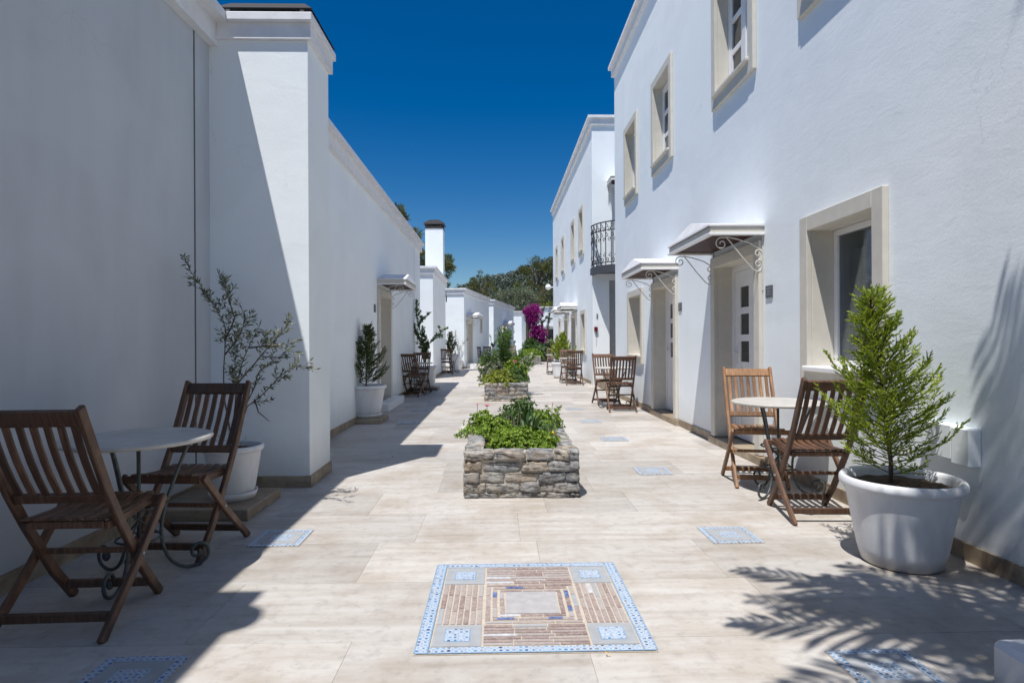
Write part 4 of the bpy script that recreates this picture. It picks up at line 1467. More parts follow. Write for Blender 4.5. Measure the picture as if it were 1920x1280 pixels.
# left tall-doored pot
random.seed(5)
pot2, sz2 = make_pot(0.435, 0.20, 0.295, 'white pot with a dark cypress on a stone slab before the first left door', saucer=True)
place(pot2, (-1.935, 8.83, 0.065))
c2 = conifer('dark green cypress sapling in the white pot before the first door on the left', 0.90, 0.32, sz2 + 0.065, 'cypress_dark', lean=(0.03, 0), dens=1.15, seed=21, needle=0.016)
place(c2, (-1.935, 8.83, 0))
mb = MB(); mb.box(-2.27, -1.66, 8.50, 9.12, 0, 0.064)
tag(mb.obj('stone_slab', M['skirting'], bevel=0.006), 'low travertine slab under the white pot before the first door on the left', 'slab')

# near left pot with olive
pot3, sz3 = make_pot(0.34, 0.135, 0.20, 'white pot with saucer behind the near left chairs, holding a spindly olive', saucer=True, soil_z=0.88)
place(pot3, (-1.85, 4.235, 0.075))
mb = MB(); mb.box(-2.268, -1.625, 3.93, 4.52, 0, 0.074)
tag(mb.obj('stone_slab', M['skirting'], bevel=0.006), 'low travertine slab under the pot of the spindly olive, behind the near left chairs', 'slab')


def olive(name, label, base, stems, seed, leaf_L=0.032, mat='olive_leaf', dens=1.0, bark='bark', group=None, lw=0.22, r=0.006):
    """stems: polylines in metres relative to base; twigs and leaves grow on their upper parts"""
    random.seed(seed)
    t = thing(name, label, 'shrub', base, group)
    b0 = Vector(base)
    lv, br = Leaves(), MB()
    for st, leafy in stems:
        pts = [Vector(p) + b0 for p in st]
        fine = []
        for a, b in zip(pts, pts[1:]):
            k = max(1, int((b - a).length / 0.02))
            for i in range(k): fine.append(a.lerp(b, i / k) + rvec() * 0.0018)
        fine.append(pts[-1])
        nf = len(fine)
        br.tube(fine[::2] + [fine[-1]], [r * (1 - 0.75 * i / max(1, nf // 2)) if i < nf / 2 else r * 0.3 for i in range(len(fine[::2]) + 1)], 5)
        for i in range(int(nf * leafy), nf - 1):
            d = (fine[i + 1] - fine[i]).normalized()
            if random.random() < 0.20 * dens:      # a twig
                td = (d * 0.8 + rvec() * 0.75).normalized()
                q = fine[i].copy(); m_ = random.randint(3, 8); tw = [q.copy()]
                for j in range(m_):
                    q = q + td * 0.016; td = (td + rvec() * 0.12 + Vector((0, 0, 0.04))).normalized(); tw.append(q.copy())
                    for s in (-1, 1):
                        if random.random() < 0.8:
                            ld = (td * 0.8 + td.orthogonal().normalized() * s * 0.7 + rvec() * 0.35).normalized()
                            lv.leaf(q, ld, rvec(), leaf_L * rnd(.6, 1.2), leaf_L * lw, 0.2)
                lv.leaf(q, td, rvec(), leaf_L, leaf_L * lw, 0.2)
                br.tube(tw, 0.0011, 3)
            for s in range(2):
                if random.random() < 0.55 * dens:
                    ld = (d * 0.7 + rvec() * 0.9).normalized()
                    lv.leaf(fine[i], ld, rvec(), leaf_L * rnd(.6, 1.25), leaf_L * lw, 0.2)
    br.obj('stem', M[bark], t, fixn=False)
    lv.out('foliage', M[mat], t)
    return t


# stems read off the photograph, laid out in the pot's own vertical plane
def zx(px, py, y=0.0, Y=4.25):
    sc = 4.235 / 1130
    return ((px - 441) * sc, y, (838 - py) * sc)
olive('olive_sapling', 'spindly grey-leaved olive in the pot behind the near left chairs', (-1.85, 4.235, 0.43),
      [([zx(441, 838), zx(424, 760, .02), zx(420, 700, .03), zx(424, 640, .03), zx(424, 610, .02), zx(410, 580), zx(392, 550, -.02), zx(372, 515, -.05), zx(360, 485, -.07)], 0.50),
       ([zx(424, 640, .03), zx(436, 600, .08), zx(422, 560, .10), zx(398, 505, .12)], 0.1),
       ([zx(423, 668, .03), zx(445, 645), zx(462, 625, -.03), zx(468, 600, -.04), zx(462, 578, -.05)], 0.25),
       ([zx(441, 838), zx(448, 780, -.03), zx(458, 720, -.08), zx(470, 680, -.1), zx(485, 650, -.12), zx(508, 612, -.15)], 0.45),
       ([zx(458, 720, -.08), zx(490, 680, -.05), zx(520, 640, -.02), zx(548, 610, 0)], 0.35),
       ([zx(485, 655, -.12), zx(520, 652, -.15), zx(545, 650, -.18), zx(560, 660, -.2)], 0.2),
       ([zx(441, 838), zx(462, 765, .05), zx(490, 742, .07), zx(520, 710, .08), zx(545, 690, .1), zx(572, 695, .12)], 0.42),
       ([zx(445, 800), zx(470, 730, .1), zx(476, 700, .12), zx(500, 680, .15), zx(530, 660, .17)], 0.4),
       ([zx(476, 752, .04), zx(486, 775, .02), zx(508, 792, 0)], 0.97),
       ([zx(436, 838, .03), zx(437, 740, .08), zx(433, 690, .1), zx(440, 650, .1)], 0.6)], 3, dens=2.1, leaf_L=0.045, lw=0.26)
olive('pot_weed', 'tiny upright weed in the pot of the spindly olive', (-1.80, 4.16, 0.42),
      [([(0.0, 0, 0), (-0.005, 0, 0.03), (-0.012, 0, 0.07)], 0.2), ([(0.03, 0, 0), (0.033, 0, 0.04), (0.035, 0, 0.075)], 0.2)], 4, leaf_L=0.012, dens=2.0, r=0.0015)

# other pots farther off
pot4, sz4 = make_pot(0.50, 0.17, 0.24, 'white pot behind the second left-hand chair group, holding the climbing bougainvillea', soil_z=0.88)
place(pot4, (-1.72, 14.55, 0.07))
mb = MB(); mb.box(-2.02, -1.45, 14.25, 14.85, 0, 0.069)
tag(mb.obj('stone_slab', M['skirting']), 'low slab under the pot of the climbing bougainvillea', 'slab')
mb = MB(); mb.box(-2.02, -1.86, 15.1, 15.69, 0, 0.2)
tag(mb.obj('stone_ledge', M['skirting']), 'low sunlit ledge at the far corner of the long left-hand house', 'slab')
olive('climbing_bougainvillea', 'leafy green climbing bougainvillea with a few pale blooms, against the left wall', (-1.76, 14.55, 0.5),
      [([(0, 0, 0), (-.05, 0, .35), (-.08, 0, .75), (-.16, 0, 1.05), (-.22, 0, 1.45), (-.20, 0, 1.60)], 0.15),
       ([(-.05, 0, .2), (-.10, -.1, .6), (-.22, -.05, .95), (-.38, 0, 1.15), (-.46, 0, 1.25)], 0.15),
       ([(0, 0, .1), (.02, 0, .5), (.15, 0, .7), (.30, 0, .80), (.42, 0, .95)], 0.15),
       ([(0, 0, .1), (-.02, 0, .4), (.03, 0, .6), (-.08, 0, .95)], 0.1),
       ([(-.16, 0, 1.05), (-.05, 0, 1.2), (.05, 0, 1.32)], 0.2)], 9, leaf_L=0.060, mat='deep_leaf', dens=2.2, lw=0.6, r=0.012)
bo = bpy.data.objects['climbing_bougainvillea']
lv = Leaves()
random.seed(8)
for cx, cz in ((-1.96, 2.12), (-1.98, 2.10), (-2.20, 1.77), (-1.36, 1.47), (-1.70, 1.84)):
    for k in range(24): lv.leaf(Vector((cx + rnd(-.03, .03), 14.55 + rnd(-.03, .03), cz + rnd(-.03, .03))), rvec(), rvec(), 0.03, 0.026)
lv.out('blossom', M['white_petal'], bo)
pot5, sz5 = make_pot(0.62, 0.17, 0.24, 'tall white pot behind the chair by the chimney house, holding a dark cone shrub')
place(pot5, (-1.72, 23.4, 0))
c5 = conifer('dark cone shaped shrub with a reddish tip beside the chimney house', 0.95, 0.30, sz5, 'cypress_dark', dens=0.7, seed=31, needle=0.03)
place(c5, (-1.86, 23.3, 0))
pot6, sz6 = make_pot(0.40, 0.17, 0.22, 'small white pot with a thin pale sapling left of the slit-windowed house door')
place(pot6, (-1.72, 25.5, 0))
olive('olive_sapling', 'thin pale sapling in the small white pot left of the slit-windowed house door', (-1.72, 25.5, 0.36),
      [([(0, 0, 0), (0, 0, .5), (-.1, 0, .9), (-.08, 0, 1.3)], 0.3), ([(0, 0, .1), (.1, 0, .5), (.28, 0, .8), (.45, 0, .9)], 0.3), ([(0, 0, .1), (-.2, 0, .5), (-.25, 0, .85)], 0.3)],
      13, leaf_L=0.06, dens=1.2, bark='pale_bark', r=0.012)
pot7, sz7 = make_pot(0.50, 0.19, 0.27, 'white pot with a feathery cypress between the far right-hand chair groups')
place(pot7, (1.90, 18.7, 0))
c7 = conifer('feathery young cypress in the white pot between the far right-hand chair groups', 0.95, 0.42, sz7, 'cypress_leaf', dens=0.7, seed=41, needle=0.035, lean=(0.08, 0))
place(c7, (1.93, 18.7, 0))
olive('wall_shrub', 'thin leggy climber on the corner of the last left-hand house', (1.35, 43.5, 0.0),
      [([(0, 0, 0), (-.3, 0, .8), (-.7, 0, 1.6), (-.6, 0, 2.4), (-.75, 0, 3.0)], 0.35), ([(0, 0, 0), (-.2, 0, .9), (-.5, 0, 1.3), (-.3, 0, 2.1)], 0.4)], 14, leaf_L=0.16, dens=1.0, mat='deep_leaf', lw=0.5, r=0.04)
olive('wall_shrub', 'thin dark sapling behind the two small chairs on the left', (-0.45, 30.4, 0.0),
      [([(0, 0, 0), (0, 0, .7), (.1, 0, 1.1), (.0, 0, 1.55)], 0.4), ([(0, 0, .3), (.2, 0, .9), (.35, 0, 1.2)], 0.4)], 15, leaf_L=0.09, dens=1.0, mat='deep_leaf', lw=0.5, r=0.015)

# ------------------------------------------------------------------ stone planters
def rock_mesh(seed):
    random.seed(seed)
    bm = bmesh.new()
    bmesh.ops.create_cube(bm, size=1.0)
    bmesh.ops.subdivide_edges(bm, edges=bm.edges[:], cuts=3, use_grid_fill=True)
    off = Vector((seed * 7.3, seed * 3.1, 0))
    for v in bm.verts:
        c = v.co
        # round the block towards a pillow, then roughen it
        q = Vector((abs(c.x) * 2, abs(c.y) * 2, abs(c.z) * 2))
        k = (q.x ** 10 + q.y ** 10 + q.z ** 10) ** (1 / 10) if q.length > 0 else 1
        c *= 1.0 / k * max(q.x, q.y, q.z)
        c *= 1 + 0.14 * noise.noise(c * 2.3 + off)
        c.z += 0.16 * c.x * noise.noise(off * 1.7) 
        c += Vector((noise.noise(c * 5 + off) * 0.07, noise.noise(c * 5 + off * 2) * 0.16, noise.noise(c * Vector((2.5, 2.5, 5)).x + off * 3) * 0.10))
    me = bpy.data.meshes.new('stone')
    bm.to_mesh(me); bm.free()
    me.polygons.foreach_set('use_smooth', [True] * len(me.polygons))
    me.materials.append(M['rock'])
    return me


ROCKS = [rock_mesh(i + 1) for i in range(8)]


def planter(label, x0, x1, y0, y1, h, courses, wall=0.14, sd=3):
    random.seed(sd)
    t = thing('stone_planter', label, 'planter', ((x0 + x1) / 2, (y0 + y1) / 2, 0), 'dry stone planters down the middle of the street')
    i = 0.013
    mb = MB()
    a0, a1, b0, b1 = x0 + i, x1 - i, y0 + i, y1 - i
    mb.box(a0, a1, b0, b0 + wall - i, 0, h - 0.012); mb.box(a0, a1, b1 - wall + i, b1, 0, h - 0.012)
    mb.box(a0, a0 + wall - i, b0 + wall - i, b1 - wall + i, 0, h - 0.012); mb.box(a1 - wall + i, a1, b0 + wall - i, b1 - wall + i, 0, h - 0.012)
    mb.obj('mortar_core', M['mortar'], t)
    ch = h / courses
    zc = 0
    for c in range(courses):
        hh = ch * (0.55 if c == 0 else (1.12 if c < courses - 1 else 1.0)) if courses > 4 else ch
        if c == courses - 1: hh = h - zc
        for side in range(4):
            L = (x1 - x0) if side in (0, 2) else (y1 - y0)
            s = rnd(-0.12, 0)
            while s < L - 0.01:
                l = rnd(0.09, 0.30)
                e = s + l
                if L - e < 0.07: e = L
                a, b = max(0, s), min(e, L)
                s = e
                if b - a < 0.04: continue
                dp = 0.085 if c < courses - 1 else wall
                m = (a + b) / 2
                out = rnd(-0.008, 0.010)
                if side == 0: cx, cy_, sx, sy = x0 + m, y0 + dp / 2 - out, b - a, dp
                elif side == 2: cx, cy_, sx, sy = x0 + m, y1 - dp / 2 + out, b - a, dp
                elif side == 1: cx, cy_, sx, sy = x1 - dp / 2 + out, y0 + m, dp, b - a
                else: cx, cy_, sx, sy = x0 + dp / 2 - out, y0 + m, dp, b - a
                if c == courses - 1 and side in (1, 3) and (m < wall or m > L - wall): continue
                mesh_obj('stone', random.choice(ROCKS), t, (cx, cy_, zc + hh / 2 + rnd(-.003, .003)), Matrix.Rotation(rnd(-.035, .035), 3, 'Y').to_quaternion(),
                         (sx * rnd(0.95, 1.02), sy * 1.06, hh * rnd(0.93, 1.04)))
        zc += hh
    mb = MB()
    nx, ny = 10, int((y1 - y0) / 0.08)
    X0, X1, Y0, Y1 = x0 + wall, x1 - wall, y0 + wall, y1 - wall
    vs = [(X0 + (X1 - X0) * a / nx, Y0 + (Y1 - Y0) * b / ny, h - 0.05 + 0.02 * noise.noise(Vector((a * .7, b * .7, sd)))) for b in range(ny + 1) for a in range(nx + 1)]
    fs = [(b * (nx + 1) + a, b * (nx + 1) + a + 1, (b + 1) * (nx + 1) + a + 1, (b + 1) * (nx + 1) + a) for b in range(ny) for a in range(nx)]
    mb.add(vs, fs, True); mb.obj('soil', M['soil'], t, fixn=False)
    return t


planter('nearest dry stone planter of bright green plants in the middle of the street', -0.262, 0.592, 4.425, 6.3, 0.345, 5, sd=3)
planter('second dry stone planter with the tall oleander in the middle of the street', -0.275, 0.562, 11.6, 14.2, 0.35, 5, sd=4)
planter('third, farthest stone planter with low ground cover before the bougainvillea', 1.30, 2.10, 30.0, 32.6, 0.42, 5, sd=5)


def mound(name, label, c, rx, ry, rz, n, L, mat, seed, wr=0.5, up=0.4, rosette=5, group=None, cat='plant', rough=0.25):
    """a cushion plant: rosettes of small leaves over a lumpy dome and through its outer shell"""
    random.seed(seed)
    t = thing(name, label, cat, c, group)
    lv = Leaves()
    cv = Vector(c)
    for k in range(n):
        d = rvec(); d.z = abs(d.z) * 1.0 - 0.08
        lump = 1 + rough * noise.noise(d * 2.6 + Vector((seed, 0, 0))) + rough * 0.8 * noise.noise(d * 6 + Vector((seed, 5, 0)))
        f_ = lump * (1 - 0.35 * random.random() ** 2)
        p = cv + Vector((d.x * rx * f_, d.y * ry * f_, max(0.0, d.z) * rz * f_))
        out = Vector((d.x / rx, d.y / ry, d.z / rz + up / rz)).normalized()
        out = (out + rvec() * 0.3).normalized()
        side = out.orthogonal().normalized(); s2 = out.cross(side)
        for j in range(rosette):
            a = 2 * PI * j / rosette + rnd(0, .6)
            ld = (out * rnd(0.3, 0.9) + side * math.cos(a) + s2 * math.sin(a)).normalized()
            lv.leaf(p, ld, out, L * rnd(.6, 1.15), L * wr * rnd(.8, 1.1), 0.15, -0.12, 0.62)
    st = MB()
    for k in range(10):
        d = rvec(); d.z = abs(d.z)
        st.tube([cv, cv + Vector((d.x * rx * .7, d.y * ry * .7, d.z * rz * .7))], 0.004, 4)
    st.obj('stem', M['bark'], t, fixn=False)
    lv.out('foliage', M[mat], t)
    return t


GP = 'plants in the nearest planter'
mound('cushion_plant', 'bright green cushion plant at the front of the nearest planter', (0.135, 4.86, 0.30), 0.235, 0.27, 0.155, 1150, 0.026, 'succulent', 51, group=GP)
mound('cushion_plant', 'bright green cushion plant in the front right corner of the nearest planter', (0.36, 4.80, 0.29), 0.13, 0.20, 0.135, 520, 0.026, 'succulent', 52, group=GP)
mound('cushion_plant', 'darker green cushion plant spilling over the left rim of the nearest planter', (-0.10, 5.50, 0.30), 0.22, 0.34, 0.20, 1150, 0.029, 'succulent', 53, group=GP, rough=0.4)
mound('cushion_plant', 'green plant over the right rim at the back of the nearest planter', (0.42, 5.75, 0.31), 0.17, 0.35, 0.20, 700, 0.030, 'succulent', 54, group=GP, rough=0.45)
mound('cushion_plant', 'leafy plant at the back centre of the nearest planter', (0.20, 5.95, 0.31), 0.20, 0.25, 0.26, 600, 0.036, 'deep_leaf', 55, group=GP, rough=0.4)


def straps(name, label, c, n, L0, L1, w, mat, seed, bend=1.1, spread=0.9, group=None, heads=()):
    random.seed(seed)
    t = thing(name, label, 'plant', c, group)
    lv = Leaves(); cv = Vector(c)
    for k in range(n):
        a = rnd(0, 2 * PI); e = rnd(0.35, 1.45)
        d = Vector((math.cos(a) * math.cos(e) * spread, math.sin(a) * math.cos(e) * spread, math.sin(e)))
        lv.long(cv + Vector((rnd(-.05, .05), rnd(-.05, .05), 0)), d, rnd(L0, L1), w * rnd(.7, 1.2), bend * rnd(.4, 1.5))
    lv.out('foliage', M[mat], t)
    return t


s1 = straps('strap_leaf_plant', 'grey-green plant with long arching leaves in the middle of the nearest planter', (0.27, 5.25, 0.30), 62, 0.15, 0.34, 0.034, 'strap_leaf', 61, group=GP)
s2 = straps('strap_leaf_plant', 'two long pale leaves hanging at the right of the front cushion plant', (0.40, 5.02, 0.36), 9, 0.10, 0.20, 0.028, 'strap_leaf', 62, group=GP, bend=2.0)
straps('strap_leaf_plant', 'upright dark leaved plant at the back of the nearest planter', (0.26, 5.75, 0.30), 40, 0.18, 0.38, 0.04, 'deep_leaf', 66, group=GP, bend=0.7)


def flower(label, x, y, z0, z1, mat, r=0.018, seed=0, dx=0.0):
    random.seed(seed)
    t = thing('flower', label, 'flower', (x, y, z0), GP)
    mb = MB(); mb.tube([(x, y, z0), (x + dx * 0.5, y, (z0 + z1) / 2 + 0.01), (x + dx, y, z1)], 0.0024, 5); mb.obj('stalk', M['deep_leaf'], t, fixn=False)
    lv = Leaves()
    p = Vector((x + dx, y, z1))
    for k in range(12):
        a = k * 2.4
        lv.leaf(p, Vector((math.cos(a), math.sin(a) - 0.5, 0.35 + rnd(-.2, .4))).normalized(), Vector((0, 0, 1)), r * 1.5, r, 0.2)
    lv.out('petals', M[mat], t)


flower('pink bloom on the left of the nearest planter', -0.11, 5.55, 0.42, 0.555, 'pink', 0.022, 1)
flower('small dull pink bud left of the pink bloom in the nearest planter', -0.20, 5.6, 0.40, 0.565, 'pink', 0.012, 2)
flower('pale faded bloom on the right of the nearest planter', 0.46, 5.6, 0.42, 0.53, 'white_petal', 0.02, 3)
flower('tiny pink bud on a thin stalk at the right of the nearest planter', 0.47, 5.5, 0.35, 0.58, 'pink', 0.008, 4, 0.02)
flower('dark seed head on a leaning stalk at the right of the nearest planter', 0.45, 5.3, 0.33, 0.56, 'strap_leaf', 0.03, 5, 0.08)
mb = MB(); mb.lathe([(0.001, -0.024), (0.011, -0.015), (0.014, 0), (0.010, 0.016), (0.001, 0.024)], 12, (0.445, 4.98, 0.385)); 
tag(mb.obj('yellow_fruit', M['yellow']), 'yellow seed pod lying among the leaves of the nearest planter', 'fruit')
random.seed(77)
lv = Leaves()
for k in range(26):
    a = rnd(-.5, .5)
    lv.long(Vector((rnd(-.02, .2), rnd(5.35, 5.6), 0.33)), Vector((rnd(-.25, .25), rnd(-.2, .2), 1)), rnd(.12, .24), 0.008, 0.15, 3)
tag(lv.out('dry_stalks', M['pale_bark']), 'thin dry brown stalks in the middle of the nearest planter', 'plant', GP)

GQ = 'plants in the second planter'
mound('cushion_plant', 'yellow-green cushion plant along the front of the second planter', (0.03, 12.05, 0.30), 0.35, 0.42, 0.26, 1300, 0.045, 'sedum', 71, group=GQ, rough=0.4)
mound('cushion_plant', 'dark green plant in the front right of the second planter', (0.36, 12.2, 0.31), 0.21, 0.40, 0.30, 700, 0.045, 'deep_leaf', 72, group=GQ, rough=0.4)
mound('cushion_plant', 'grey-green bush on the left of the second planter', (-0.10, 12.8, 0.33), 0.30, 0.45, 0.42, 900, 0.05, 'grey_olive_leaf', 73, group=GQ, rough=0.5)
mound('cushion_plant', 'mid green bush behind the middle of the second planter', (0.32, 12.9, 0.33), 0.30, 0.50, 0.42, 900, 0.05, 'succulent', 74, group=GQ, rough=0.4)


def oleander():
    random.seed(81)
    t = thing('oleander', 'tall oleander with white blooms at its top in the second planter', 'shrub', (0.12, 13.2, 0.3), GQ)
    lv, br = Leaves(), MB()
    for k in range(46):
        a = rnd(0, 2 * PI); 
        top = Vector((0.14 + rnd(-.12, .12), 13.2 + rnd(-.3, .3), rnd(1.15, 1.42))) if k < 10 else Vector((0.16 + rnd(-.60, .62), 13.2 + rnd(-.5, .5), rnd(0.62, 1.06)))
        if k >= 10: top.z -= abs(top.x - 0.16) * 0.35
        b = Vector((0.12 + rnd(-.1, .1), 13.2 + rnd(-.15, .15), 0.3))
        mid = b.lerp(top, 0.5) + Vector(((top.x - b.x) * 0.15, 0, -0.02))
        pts = [b.lerp(mid, i / 4) for i in range(4)] + [mid.lerp(top, i / 6) for i in range(7)]
        br.tube(pts, [0.007 * (1 - 0.7 * i / 10) for i in range(11)], 4)
        for i in range(4, 11):
            for q in range(13):
                p = pts[i] + rvec() * 0.03
                d = ((top - b).normalized() * 0.7 + rvec() * 0.75).normalized()
                lv.leaf(p, d, rvec(), rnd(.08, .14), rnd(.016, .024), 0.15, 0.1, 0.5)
    br.obj('stem', M['pale_bark'], t, fixn=False)
    lv.out('foliage', M['oleander_leaf'], t)
    fl = Leaves()
    for cx, cy_, cz in ((0.08, 13.1, 1.42), (0.13, 13.05, 1.44), (0.10, 13.2, 1.40), (-0.42, 12.5, 0.66), (-0.34, 12.4, 0.62), (0.70, 13.0, 0.80), (0.74, 13.2, 0.86)):
        for k in range(22): fl.leaf(Vector((cx + rnd(-.03, .03), cy_ + rnd(-.03, .03), cz + rnd(-.02, .02))), rvec(), rvec(), 0.035, 0.028)
    fl.out('white_blossom', M['white_petal'], t)
    fl = Leaves()
    for cx, cy_, cz in ((0.335, 12.45, 0.72), (0.335, 12.45, 0.76)):
        for k in range(9): fl.leaf(Vector((cx + rnd(-.02, .02), cy_ + rnd(-.02, .02), cz + rnd(-.02, .02))), rvec(), rvec(), 0.035, 0.028)
    fl.out('pink_blossom', M['pink'], t)


oleander()
mound('ground_cover_bush', 'low green bush filling the third planter', (1.70, 31.2, 0.36), 0.55, 1.1, 0.40, 800, 0.10, 'succulent', 91)
mound('ground_cover_bush', 'darker low bush right of the third planter, before the bougainvillea', (2.3, 35.0, 0.2), 0.9, 1.4, 0.75, 900, 0.13, 'deep_leaf', 92)
mound('ground_cover_bush', 'grey-green bush before the porch of the far house', (3.0, 39.0, 0.3), 0.8, 1.2, 1.0, 700, 0.16, 'grey_olive_leaf', 93)
mound('ground_cover_bush', 'dark ivy mass at the foot of the bougainvillea', (2.05, 36.6, 0.3), 0.6, 0.5, 1.1, 800, 0.13, 'deep_leaf', 94)
planter('low curved stone bed at the far right end of the street', 2.25, 4.2, 34.0, 34.5, 0.35, 3, sd=8)


def bougainvillea():
    random.seed(101)
    t = thing('bougainvillea', 'magenta flowering bougainvillea climbing at the far end of the street', 'shrub', (1.98, 36.8, 0))
    lv, gr, br = Leaves(), Leaves(), MB()
    br.tube([(1.85, 36.9, 0), (1.75, 36.9, 0.9), (1.80, 36.8, 1.7), (2.0, 36.8, 2.6), (2.0, 36.8, 3.2)], [0.10, 0.085, 0.07, 0.05, 0.03], 8)
    br.tube([(1.90, 36.9, 0), (1.95, 36.9, 0.9), (2.1, 36.8, 1.7), (2.4, 36.8, 2.3)], [0.07, 0.06, 0.05, 0.02], 8)
    br.obj('trunk', M['bark'], t)
    cl = [(1.80, 2.95, .36), (2.10, 3.10, .42), (2.42, 2.85, .34), (2.0, 2.6, .45), (2.30, 2.50, .30), (2.05, 2.25, .32), (2.25, 1.90, .38), (2.55, 1.80, .38), (2.72, 1.62, .30), (2.50, 1.42, .36), (2.10, 1.55, .28),
          (2.75, 1.22, .20), (2.60, 1.10, .18), (2.05, 1.2, .16), (2.35, 3.25, .18), (1.66, 3.0, .2)]
    for x, z, r in cl:
        for k in range(int(1900 * r * r * 4.0)):
            d = rvec() * (r * random.random() ** 0.45)
            p = Vector((x, 36.7, z)) + Vector((d.x, d.y * 1.1, d.z))
            if noise.noise(p * 4.5) < -0.15: continue
            lv.leaf(p, rvec(), rvec(), 0.07, 0.055, 0.2)
            if random.random() < 0.06: gr.leaf(p, rvec(), rvec(), 0.08, 0.05, 0.2)
    lv.out('bracts', M['magenta'], t)
    gr.out('foliage', M['deep_leaf'], t)


bougainvillea()
olive('wispy_shrub', 'wispy pale shrub trailing right of the bougainvillea', (2.75, 37.5, 0.5),
      [([(0, 0, 0), (.1, 0, 1.0), (-.1, 0, 2.0), (0.1, 0, 2.9)], 0.4), ([(0, 0, .5), (.3, 0, 1.4), (.4, 0, 2.4)], 0.3), ([(0, 0, .5), (-.1, 0, 1.6), (.25, 0, 2.2), (.5, 0, 2.0)], 0.3)], 105, leaf_L=0.12, dens=1.3, mat='grey_olive_leaf', lw=0.4, r=0.03)

# ------------------------------------------------------------------ trees behind
def clump_tree(name, label, base, trunk, limbs, clumps, mat, seed, leaf=(0.28, 0.07), per=260, bark='bark', tr=0.22, group=None, gap=-0.2, flat=0.75, ns=0.8):
    random.seed(seed)
    t = thing(name, label, 'tree', base, group)
    b = Vector(base)
    br = MB()
    pts = [b + Vector(p) for p in trunk]
    br.tube(pts, [tr * (1 - 0.75 * i / (len(pts) - 1)) for i in range(len(pts))], 8)
    br.obj('trunk', M[bark], t, fixn=False)
    lb = MB()
    for a, c in limbs:
        a, c = b + Vector(a), b + Vector(c)
        m = a.lerp(c, 0.5) + Vector((0, 0, -0.15 * (c - a).length * 0.3))
        lb.tube([a, m, c], [tr * 0.38, tr * 0.25, tr * 0.08], 5)
    if limbs: lb.obj('limb', M[bark], t, fixn=False)
    lv = Leaves()
    for x, y, z, r in clumps:
        n = int(per * r * r)
        cc = b + Vector((x, y, z))
        for k in range(n):
            d = rvec() * (random.random() ** 0.42)
            p = cc + Vector((d.x * r, d.y * r, d.z * r * flat))
            if noise.noise(p * ns) < gap: continue
            o = (d + rvec() * 0.7 + Vector((0, 0, 0.25))).normalized()
            lv.leaf(p, o, rvec(), leaf[0] * rnd(.6, 1.3), leaf[1], 0)
    lv.out('crown', M[mat], t)
    return t


def pt_at(px, py, Y):
    return ((px - 935) / 1130 * Y, Y, CAM_H + (640 - py) / 1130 * Y)


def clumps_at(base, pts, Y, jit=0.6):
    out = []
    for px, py, rp in pts:
        x, y, z = pt_at(px, py, Y)
        out.append((x - base[0], rnd(-jit, jit), z - base[2], rp / 1130 * Y))
    return out


random.seed(200)
# tall pine behind the left row: only branch ends show above the roofs
Yp = 34
bs_ = (-4.9, Yp, 0)
cl = clumps_at(bs_, [(748, 402, 17), (757, 412, 13), (738, 396, 10), (785, 442, 12), (790, 462, 15), (780, 450, 10), (795, 485, 14), (797, 500, 14), (785, 478, 9), (842, 492, 11), (846, 505, 9), (838, 500, 10), (838, 518, 8), (820, 535, 10), (838, 535, 6), (760, 470, 26), (730, 440, 30), (745, 520, 30)], Yp, 1.0)
clump_tree('pine_tree', 'dark pine whose branch ends show above the long left-hand roof and around the tall chimney', bs_,
           [(0, 0, 0), (0.1, 0, 3), (0, 0, 5), (0.1, 0, 6.5)],
           [((0, 0, 5), (c[0], c[1], c[2])) for c in cl[::2]], cl, 'pine_leaf', 201, leaf=(0.20, 0.035), per=5200, ns=2.2, gap=-0.12)
Yq = 62
bs_ = (1.2, Yq, 0)
def pine(label, bx, Y, pts, trunk_px, seed, per=650, leaf=(0.34, 0.07), gap=-0.05, mat='pine_leaf', name='pine_tree', tr=0.25, limbs=True, gl=None, ns=1.0):
    random.seed(seed)
    base = ((bx - 935) / 1130 * Y, Y, hill_h((bx - 935) / 1130 * Y, Y) - 0.1)
    cl = clumps_at(base, pts, Y, 1.2)
    tp = [(0, 0, 0)]
    for px, py in trunk_px:
        x, y, z = pt_at(px, py, Y); tp.append((x - base[0], 0, z - base[2]))
    clump_tree(name, label, base, tp, [((tp[-1][0], 0, tp[-1][2] * 0.8), (c[0], c[1] * 0.6, c[2])) for c in cl[::2]] if limbs else [], cl, mat, seed, leaf, per, tr=tr, gap=gap, group=gl, ns=ns)


pine('spiky topped dark pine left of centre above the left-hand roofs', 905, 62,
     [(900, 520, 6), (901, 510, 4), (890, 530, 9), (912, 528, 9), (914, 518, 4), (884, 537, 9), (895, 545, 14), (920, 540, 12), (932, 548, 11), (875, 550, 10), (905, 560, 16), (930, 565, 14), (940, 575, 12), (880, 565, 12), (918, 578, 12), (888, 524, 5), (925, 530, 5), (860, 556, 7)],
     [(908, 600), (905, 540)], 211, per=1500, leaf=(0.26, 0.05), ns=1.4, gap=-0.1)
pine('umbrella shaped pine with a bare trunk at the right, before the hill', 1013, 70,
     [(993, 490, 7), (1005, 488, 6), (999, 500, 9), (985, 503, 8), (978, 505, 6), (1012, 500, 10), (1022, 505, 10), (1030, 498, 8), (1035, 508, 9), (990, 512, 8), (1015, 512, 8), (1038, 520, 8), (1025, 488, 5), (981, 512, 6), (1046, 500, 8), (1044, 512, 8)],
     [(1014, 590), (1014, 545), (1011, 520), (1006, 508)], 221, per=1500, leaf=(0.26, 0.05), ns=1.3, gap=-0.12, tr=0.30)
